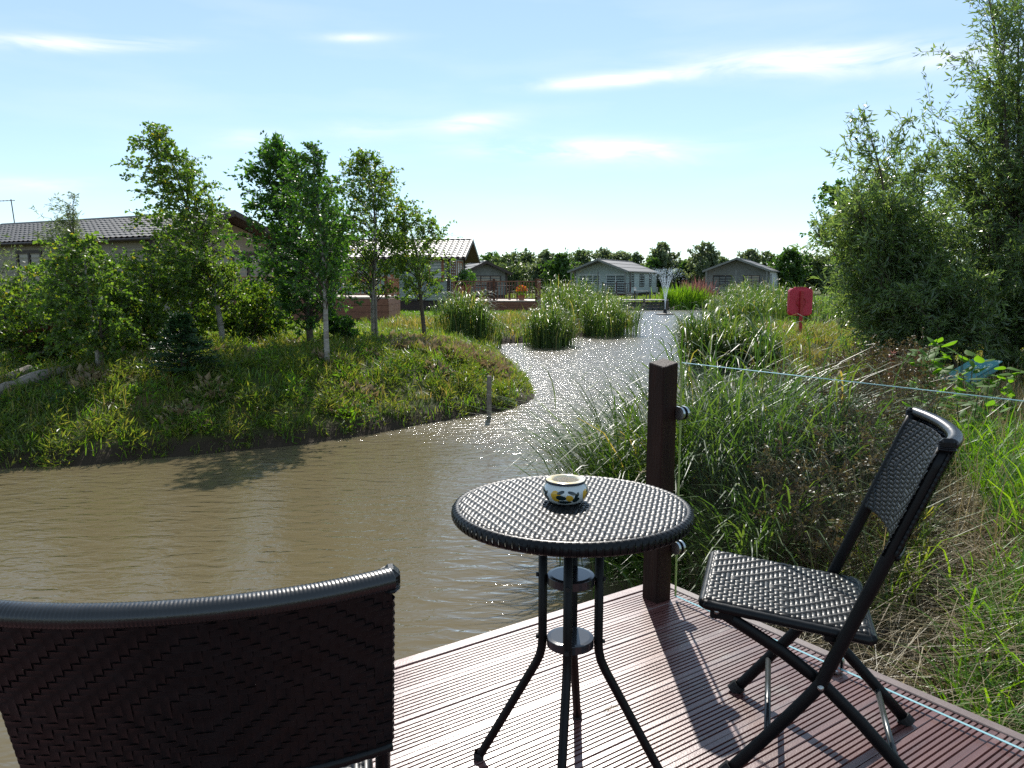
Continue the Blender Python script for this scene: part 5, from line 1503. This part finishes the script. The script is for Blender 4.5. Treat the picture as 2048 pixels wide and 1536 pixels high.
hummocks('bank_weeds', 'low leafy weeds in hummocks on the left bank', 900, (-8, 1.2), (8.0, 16.5), M['grass'], 201, lambda x, y, d: (d > .06), per=80, leafsz=(.06, .14), asp=(.045, .1))
hummocks('bank_weeds_bright', 'bright leafy weeds low on the left bank', 110, (-7, 1.2), (8.2, 15), M['lush'], 202, lambda x, y, d: (d > .15) & (patch(x, y, 1.6) > -.1), per=90, leafsz=(.05, .11), asp=(.06, .16))
hummocks('right_bank_weeds', 'leafy weeds among the grass of the right bank', 420, (2.5, 11), (8.5, 20), M['grass'], 203, lambda x, y, d: (d > .1), per=90, H=(.12, .4))
hummocks('right_bank_bright_weeds', 'bright leafy weeds on the right bank', 160, (4, 10), (9, 22), M['lush'], 204, lambda x, y, d: (d > .2) & (patch(x, y, 1.1) > 0), per=90, H=(.15, .4))
hummocks('dry_hummocks', 'heaps of dry grass on the left bank', 160, (-8, 1.0), (8.6, 15.5), M['straw'], 205, lambda x, y, d: (d > .5) & (patch(x, y, 1.3) > .05), leafsz=(.06, .16), per=70, H=(.03, .12))
hummocks('dry_patch', 'patch of dry dead grass near the tip of the left bank', 130, (-2.6, .4), (13.2, 16.6), M['straw'], 206, lambda x, y, d: (d > .5), leafsz=(.08, .2), per=80, H=(.03, .12))
hummocks('dark_bank_weeds', 'dark leafy tussocks on the left bank', 70, (-8, 1.0), (8.2, 15.5), M['rowan_leaf'], 207, lambda x, y, d: (d > .1), leafsz=(.03, .055), per=90, H=(.12, .34), R=(.14, .32))
# near the deck
scatter_grass('deck_side_grass', 'bright green grass at the right edge of the deck', 11500, (1.5, 3.8), (1.2, 3.6), (.18, .46), .0042, M['lush'], 91, lambda x, y, d: (x > .60 * y + .14 * patch(x * 2, y * 2)), seg=4, bend=(.3, .9), droop=(.1, .5), clump=6)
scatter_grass('tall_side_grass', 'bright green grass right of the chair', 10000, (2.6, 4.8), (3.3, 5.8), (.25, .58), .0045, M['lush'], 92, lambda x, y, d: (x > .60 * y + .25 * patch(x, y * 2)), seg=4, bend=(.3, .8), droop=(.1, .5), clump=6)
scatter_grass('straw_litter', 'flattened dry straw beside the deck', 11000, (1.2, 3.8), (2.0, 5.0), (.12, .36), .003, M['straw'], 93, lambda x, y, d: (d > .02), seg=3, bend=(1.0, 3.0), droop=(.5, .95))
scatter_grass('dry_grass_stems', 'dry grass stems right of the reeds', 2600, (1.8, 5.5), (3.6, 8.5), (.3, .7), .003, M['straw'], 94, lambda x, y, d: (d > .1), seg=3, bend=(.1, .5), droop=(0, .2))
scatter_grass('weed_undergrowth', 'green undergrowth among the dry weeds', 24000, (1.5, 6.0), (3.5, 9.5), (.18, .62), .0055, M['grass'], 95, lambda x, y, d: (d > .02) & (x < .56 * y), seg=3, bend=(.3, .9), droop=(.1, .5))

# dead dock and weed stems with ragged seed heads
rs = np.random.default_rng(96)
n = 1500
x = rs.uniform(1.4, 5.0, n); y = rs.uniform(3.7, 8.6, n)
k = (pond_sd(x, y) > .25) & (x < y * .54) & (x > y * .33)
x, y = x[k], y[k]; z = ground_z(x, y)
bm_ = MB(); pp, dd = [], []
for X, Y, Z in zip(x, y, z):
    h = rs.uniform(.35, .85); ln = rs.normal(0, .1, 2)
    q = np.linspace(0, 1, 4)[:, None]
    path = np.array([X, Y, Z]) + q * np.array([ln[0], ln[1], h]) + rs.normal(size=(4, 3)) * .015 * q
    bm_.tube(path, [.004, .0035, .003, .0015], 3, caps=False)
    for s_ in range(rs.integers(3, 7)):
        f = rs.uniform(.45, 1); o = path[0] + (path[-1] - path[0]) * f
        d = unit(np.array([rs.normal(), rs.normal(), 1.0])); Lb = rs.uniform(.06, .2)
        bm_.tube([o, o + d * Lb], [.002, .001], 3, caps=False)
        m_ = 16; ff = rs.uniform(.2, 1, m_)[:, None]
        pp.append(o + d * Lb * ff + rs.normal(size=(m_, 3)) * .008); dd.append(unit(rs.normal(size=(m_, 3)) + d * .5))
P0 = np.vstack(pp); Dv = np.vstack(dd)
o = bm_.build('dead_weed_stems', M['dead_weed']); tag(o, 'dry brown weed stems right of the sedges', 'weeds', kind='stuff')
o = obj('dead_weed_seeds', leaves_mesh('dead_weed_seeds', P0, Dv, rs.uniform(.014, .036, len(P0)), rs.uniform(.004, .011, len(P0))), M['dead_weed']); tag(o, 'ragged brown seed heads on the dry weeds', 'weeds', kind='stuff')

# broad-leaved green docks by the willow
def dock(label, c, n, L, H, seed):
    rs = np.random.default_rng(seed)
    root = empty('dock_plant', (c[0], c[1], gz(*c))); tag(root, label, 'plant', 'broad leaved green plants')
    for s_ in range(3):
        d = np.array([rs.normal(0, .12), rs.normal(0, .12), H]); b = MB(); b.tube([(0, 0, 0), d * .5 + rs.normal(0, .01, 3), d], [.008, .006, .003], 5); b.build('stem', M['twig_green'], root)
    for k in range(n):
        hgt = rs.uniform(.1, 1) * H; az = rs.uniform(0, 6.283); el = rs.uniform(.1, .9); Lf = L * rs.uniform(.6, 1.15); wd = Lf * rs.uniform(.17, .26)
        d = np.array([math.cos(az) * math.cos(el), math.sin(az) * math.cos(el), math.sin(el)]); s = np.array([-math.sin(az), math.cos(az), 0]); nn = np.cross(d, s) * -1
        o = np.array([rs.normal(0, .07), rs.normal(0, .07), hgt])
        t = np.linspace(0, 1, 6); wv = wd * np.array([.12, .8, 1.0, .85, .5, .03])
        V = []
        for q in range(6):
            cpt = o + d * Lf * t[q] + np.array([0, 0, -.25 * Lf * t[q] ** 2])
            V += [cpt - s * wv[q] + nn * wv[q] * .35, cpt, cpt + s * wv[q] + nn * wv[q] * .35]
        i = np.arange(5)[:, None] * 3; j = np.arange(2)[None, :]
        F = np.stack([i + j, i + j + 1, i + 3 + j + 1, i + 3 + j], -1).reshape(-1, 4)
        obj('leaf', mesh_np('leaf', V, [F], True), M['lime_leaf'], root)
    return root


dock('bright green broad leaved plant behind the chair back', (3.95, 7.2), 60, .2, .85, 1)
dock('low bright green plant below the teal tub', (4.0, 6.5), 48, .17, .6, 2)
dock('green leafy plant nearest the chair back', (3.45, 6.3), 40, .16, .55, 3)
dock('bright green plant close behind the chair back', (3.05, 5.55), 44, .15, .5, 7)
dock('leafy green plant right of the chair back', (3.5, 5.8), 44, .16, .52, 8)
dock('tall bright green plant just above the chair back', (3.7, 6.9), 60, .19, .8, 5)
dock('bright green plant furthest right below the willow', (4.55, 7.0), 50, .18, .7, 6)
dock('broad leaved plant under the tipped tub', (4.35, 7.3), 46, .18, .75, 4)


# willowherb spikes
for k, (px, py, d, lb) in enumerate(((1785, 705, 7.6, 'faded pink flower spike left of the green plants'), (1838, 700, 7.9, 'faded pink flower spike among the green plants'))):
    top = PD(px, py, d); gz_ = gz(top[0], d); root = empty('willowherb', (top[0], d, gz_)); tag(root, lb, 'flower', 'faded pink flower spikes')
    H = top[2] - gz_; rs_ = np.random.default_rng(k)
    b = MB(); b.tube([(0, 0, 0), (.01, 0, H * .5), (0, .01, H)], [.005, .004, .002], 5); b.build('stem', M['dead_weed'], root)
    m_ = 110; zz = H * rs_.uniform(.55, 1, m_)
    obj('flowers', leaves_mesh('flowers', np.stack([0 * zz, 0 * zz, zz], 1), unit(rs_.normal(size=(m_, 3)) + [0, 0, .6]), np.full(m_, .05), np.full(m_, .008)), M['pink_weed'], root)

# bare dark twigs lying beside the deck
for k, (a, b_, lb) in enumerate((((1690, 1205), (1905, 1085), 'long bare branch lying in the straw beside the chair'), ((1745, 1130), (2010, 1070), 'thin bare branch at the top of the straw heap'), ((1800, 1215), (1965, 1240), 'short dark branch in the straw right of the chair'))):
    A = P(*a, -.12); B = P(*b_, -.05); A[2] = gz(*A[:2]) + .05; B[2] = gz(*B[:2]) + .16
    q = np.linspace(0, 1, 7)[:, None]; rs_ = np.random.default_rng(k + 5)
    pts = A * (1 - q) + B * q + rs_.normal(size=(7, 3)) * .015
    b = MB(); b.tube(pts - A, np.linspace(.011, .004, 7), 6)
    for s_ in range(4):
        o = pts[rs_.integers(1, 6)] - A; b.tube([o, o + rs_.normal(size=3) * .09 + [0, 0, .05]], [.005, .002], 4)
    tag(b.build('fallen_branch', M['bark'], loc=A), lb, 'branch', 'fallen branches beside the deck')

# ------------------------------------------------------------------ small things
# red life-ring housing
hp = at_base(1596, 672, -.15)
lr = empty('life_ring_housing', hp); tag(lr, 'red life ring housing on a post on the right bank', 'life ring housing')
M['red_plastic'] = mat_noise('red_plastic', (0.50, 0.018, 0.045), (0.62, 0.03, 0.065), 4, 0.38, spec=0.5)
M['red_dark'] = mat_noise('red_dark', (0.40, 0.02, 0.025), (0.5, 0.03, 0.03), 8, 0.5)
zc = PD(1596, 604, hp[1])[2] - hp[2]; sc_ = hp[1] / FPX
hw_, hh_ = 23 * sc_, 27 * sc_
def rrect(w, h, r, n=6):
    pts = []
    for (cx, cy, a0) in ((w - r, h - r, 0), (-w + r, h - r, 90), (-w + r, -h + r, 180), (w - r, -h + r, 270)):
        for t in np.linspace(a0, a0 + 90, n): pts.append((cx + r * math.cos(math.radians(t)), cy + r * math.sin(math.radians(t))))
    return np.array(pts)
b = MB(); rr = rrect(hw_, hh_, .1)
for (y0_, y1_, s0, s1) in ((-.10, -.085, .93, 1.0), (-.085, .07, 1.0, .99), (.07, .10, .99, .9)):
    n = len(rr); A = np.stack([rr[:, 0] * s0, np.full(n, y0_), rr[:, 1] * s0 + zc], 1); B = np.stack([rr[:, 0] * s1, np.full(n, y1_), rr[:, 1] * s1 + zc], 1)
    j = np.arange(n); k = (j + 1) % n
    b.add(np.vstack([A, B]), [np.stack([j, k, n + k, n + j], 1)])
for y_, s_ in ((-.10, .93), (.10, .9)):
    n = len(rr); A = np.vstack([np.stack([rr[:, 0] * s_, np.full(n, y_), rr[:, 1] * s_ + zc], 1), [[0, y_, zc]]]); j = np.arange(n)
    b.add(A, [np.stack([j, (j + 1) % n, np.full(n, n)], 1)])
b.build('housing', M['red_plastic'], lr)
b = MB(); b.poly_prism(rr * 1.012 + np.array([0, zc]), -.03, -.018, 'y'); b.build('lid_seam', M['red_dark'], lr)
th = np.linspace(0, 2 * math.pi, 25)
b = MB(); b.tube([(.12 * math.cos(t), -.10, zc + .12 * math.sin(t)) for t in th], .018, 6, caps=False); b.build('moulded_ring', M['red_dark'], lr)
b = MB(); b.box((0.0, -.135, zc / 2 + .08), (.075, .06, zc + .42), ch=.008); b.build('post', M['red_dark'], lr)
b = MB(); b.box((-.0, 0, zc + hh_ + .02), (.30, .14, .03), ch=.008); b.build('top_cap', M['red_dark'], lr)

# fountain
fp = P(1330, 629, WZ)
ft = empty('fountain', fp); tag(ft, 'floating fountain throwing a spray of water', 'fountain')
b = MB(); b.lathe([(0, .10), (.25, .10), (.55, .06), (.62, .0), (.55, -.08), (0, -.08)], n=24); b.build('float', M['rubber'], ft, smooth=True)
b = MB(); b.lathe([(0, .34), (.09, .34), (.13, .1)], n=16); b.build('nozzle', M['rubber'], ft)
wmn, N_, L_n, bb_ = new_mat('spray_water')
bb_.inputs['Base Color'].default_value = (.9, .95, 1, 1); bb_.inputs['Roughness'].default_value = 0.08; bb_.inputs['IOR'].default_value = 1.33; bb_.inputs['Specular IOR Level'].default_value = 1.0
tr_ = N_.new('ShaderNodeBsdfTransparent'); mx_ = N_.new('ShaderNodeMixShader'); mx_.inputs[0].default_value = .55
L_n.new(tr_.outputs[0], mx_.inputs[1]); L_n.new(bb_.outputs[0], mx_.inputs[2]); L_n.new(mx_.outputs[0], [n for n in N_ if n.type == 'OUTPUT_MATERIAL'][0].inputs[0])
M['spray'] = wmn
rs = np.random.default_rng(77)
dp = []
FH = 2.45
for k in range(9):
    az = 2 * math.pi * k / 9 + .2; R = rs.uniform(.6, .95)
    t = np.linspace(0, .62, 9)
    pth = np.stack([math.cos(az) * R * t ** 1.5, math.sin(az) * R * t ** 1.5, .34 + FH * (1 - (1 - t) ** 1.8)], 1)
    b = MB(); b.tube(pth, np.linspace(.016, .012, 9), 5, caps=False); b.build('jet', M['spray'], ft)
    m_ = 150; t = rs.uniform(.35, 1.45, m_)
    zz = .34 + FH * (1 - np.abs(1 - np.minimum(t, 1)) ** 1.8) - FH * .75 * np.maximum(t - 1, 0) ** 1.5
    dp.append(np.stack([math.cos(az) * R * t ** 1.5 * .8, math.sin(az) * R * t ** 1.5 * .8, zz], 1) + rs.normal(0, .09, (m_, 3)) * (t[:, None] ** 1.2))
dp = np.vstack(dp); nD = len(dp)
oc = np.array([[1, 0, 0], [-1, 0, 0], [0, 1, 0], [0, -1, 0], [0, 0, 1.6], [0, 0, -1.6]], float)
rr_ = rs.uniform(.006, .017, nD)
V = (dp[:, None, :] + oc[None] * rr_[:, None, None]).reshape(-1, 3)
tf = np.array([[0, 2, 4], [2, 1, 4], [1, 3, 4], [3, 0, 4], [2, 0, 5], [1, 2, 5], [3, 1, 5], [0, 3, 5]])
T = (np.arange(nD)[:, None, None] * 6 + tf[None]).reshape(-1, 3)
o = obj('droplets', mesh_np('droplets', V, [T]), M['spray'], ft); o["kind"] = "stuff"

# flower pots on the terrace
M['terracotta'] = mat_noise('terracotta', (0.3, 0.11, 0.06), (0.38, 0.15, 0.08), 9, .7)
M['orange_flower'] = mat_leaf('orange_flower', (0.55, 0.12, 0.02), (0.75, 0.2, 0.03), trans=.4, tint=(1.2, 1.1, 1))


def potted(label, loc, r, h, fol, mat_f, size, seed, n=260, flower=None):
    root = empty('potted_plant', loc); tag(root, label, 'potted plant', 'potted plants on the terrace')
    b = MB(); b.lathe([(0, 0), (r * .7, 0), (r, h), (r * .92, h), (r * .85, h - .03), (0, h - .03)], n=16); b.build('pot', M['terracotta'], root)
    rs_ = np.random.default_rng(seed)
    p = rs_.normal(size=(n, 3)); p = unit(p) * rs_.uniform(.3, 1, n)[:, None] ** .5 * fol + np.array([0, 0, h + fol * .7])
    obj('foliage', leaves_mesh('foliage', p, unit(rs_.normal(size=(n, 3))), np.full(n, size), np.full(n, size * .4)), mat_f, root)
    if flower:
        m_ = n // 2; p = unit(rs_.normal(size=(m_, 3))) * fol * 1.02; p[:, 2] = np.abs(p[:, 2]); p += np.array([0, 0, h + fol * .7])
        obj('flowers', leaves_mesh('flowers', p, unit(rs_.normal(size=(m_, 3))), np.full(m_, size), np.full(m_, size * .5)), flower, root)


potted('terracotta pot of orange flowers by the terrace corner post', (cc(1043, 40.3), 40.3, .37), .2, .25, .28, M['lime_leaf'], .09, 4, flower=M['orange_flower'])
potted('tall leafy pot plant beside the green lodge door', (cc(934, 40.6), 40.6, .37), .24, .8, .48, M['rowan_leaf'], .12, 5, 420)
potted('leafy pot plant against the green lodge corner', (cc(920, 40.4), 40.4, .37), .2, .75, .36, M['rowan_leaf'], .1, 6, 300)

# path lamps near the far shore
M['lamp_white'] = mat_noise('lamp_white', (.6, .62, .62), (.7, .7, .7), 5, .3)
for k, (px, d, lb) in enumerate(((1098, 45, 'small post lamp right of the red spindled terrace'), (1270, 58.8, 'small post lamp by the far landing stage'))):
    x = PD(px, 600, d)[0]; root = empty('garden_lamp', (x, d, gz(x, d))); tag(root, lb, 'lamp', 'garden lamps')
    b = MB(); b.tube([(0, 0, -.05), (0, 0, .9)], .04, 8); b.build('post', M['rubber'], root)
    b = MB(); b.lathe([(.05, .9), (.09, .95), (.09, 1.1), (.05, 1.12)], n=12); b.build('lantern', M['lamp_white'], root)
    b = MB(); b.lathe([(.13, 1.12), (0, 1.2)], n=12); b.build('cap', M['rubber'], root)

# teal tub tipped in the weeds
tb = np.array([5.35, 8.9]); tz = gz(*tb)
tub = empty('plastic_tub', (tb[0], tb[1], tz + .36), .3); tag(tub, 'teal plastic tub tipped over in the weeds below the willow', 'tub')
M['teal'] = mat_noise('teal', (.05, .2, .21), (.08, .27, .28), 5, .45)
b = MB(); R = np.array(Matrix.Rotation(math.radians(-24), 3, 'Y'))
b.box((0, 0, 0), (.52, .34, .10), R=R, ch=.03); b.build('body', M['teal'], tub)
b = MB(); b.box(R @ np.array([0, 0, .055]), (.56, .38, .018), R=R, ch=.006); b.build('rim', M['teal'], tub)
b = MB(); b.box((0.05, 0, -.22), (.05, .05, .38)); b.build('prop', M['bark'], tub)
# grey tree-guard tube by the willow
tg = at_base(1806, 756); b = MB(); hgt = top_h(tg, 712)
b.lathe([(.045, -.03), (.047, hgt * .5), (.045, hgt), (.041, hgt), (.041, -.03)], n=14)
M['guard'] = mat_noise('guard', (.2, .22, .23), (.3, .32, .33), 6, .5)
tag(b.build('tree_guard', M['guard'], loc=tg, smooth=True), 'short grey tube guard at the foot of the willow bush', 'tree guard')
# dark timber stump outside the glass
sp_ = D(-.13, 1.02); sp_[2] = gz(sp_[0], sp_[1]) - .05
b = MB(); b.tube([(0, 0, 0), (.004, 0, .2), (0, .003, .42)], [.046, .044, .041], 10)
tag(b.build('timber_stump', M['bark'], loc=sp_), 'dark round timber stump just outside the glass behind the chair', 'stump')
# tiny dry fern leaf lying on the deck
fl = P(1205, 1422, .004); b = MB()
root = empty('dry_fern_leaf', (fl[0], fl[1], .003), .35); tag(root, 'small dry fern leaf lying on the deck by the table', 'leaf')
b = MB(); b.tube([(0, 0, .001), (.025, .006, .006), (.055, 0, .003)], .0008, 4); b.build('stalk', M['straw'], root)
pts, dr = [], []
for k in range(9):
    for s in (-1, 1): pts.append((.005 + k * .0055, .004 * math.sin(k / 3), .005)); dr.append((.5, s * 1.0, .1))
obj('leaflets', leaves_mesh('leaflets', np.array(pts), unit(np.array(dr, float)), np.linspace(.02, .007, 18), np.full(18, .0016)), M['straw'], root)
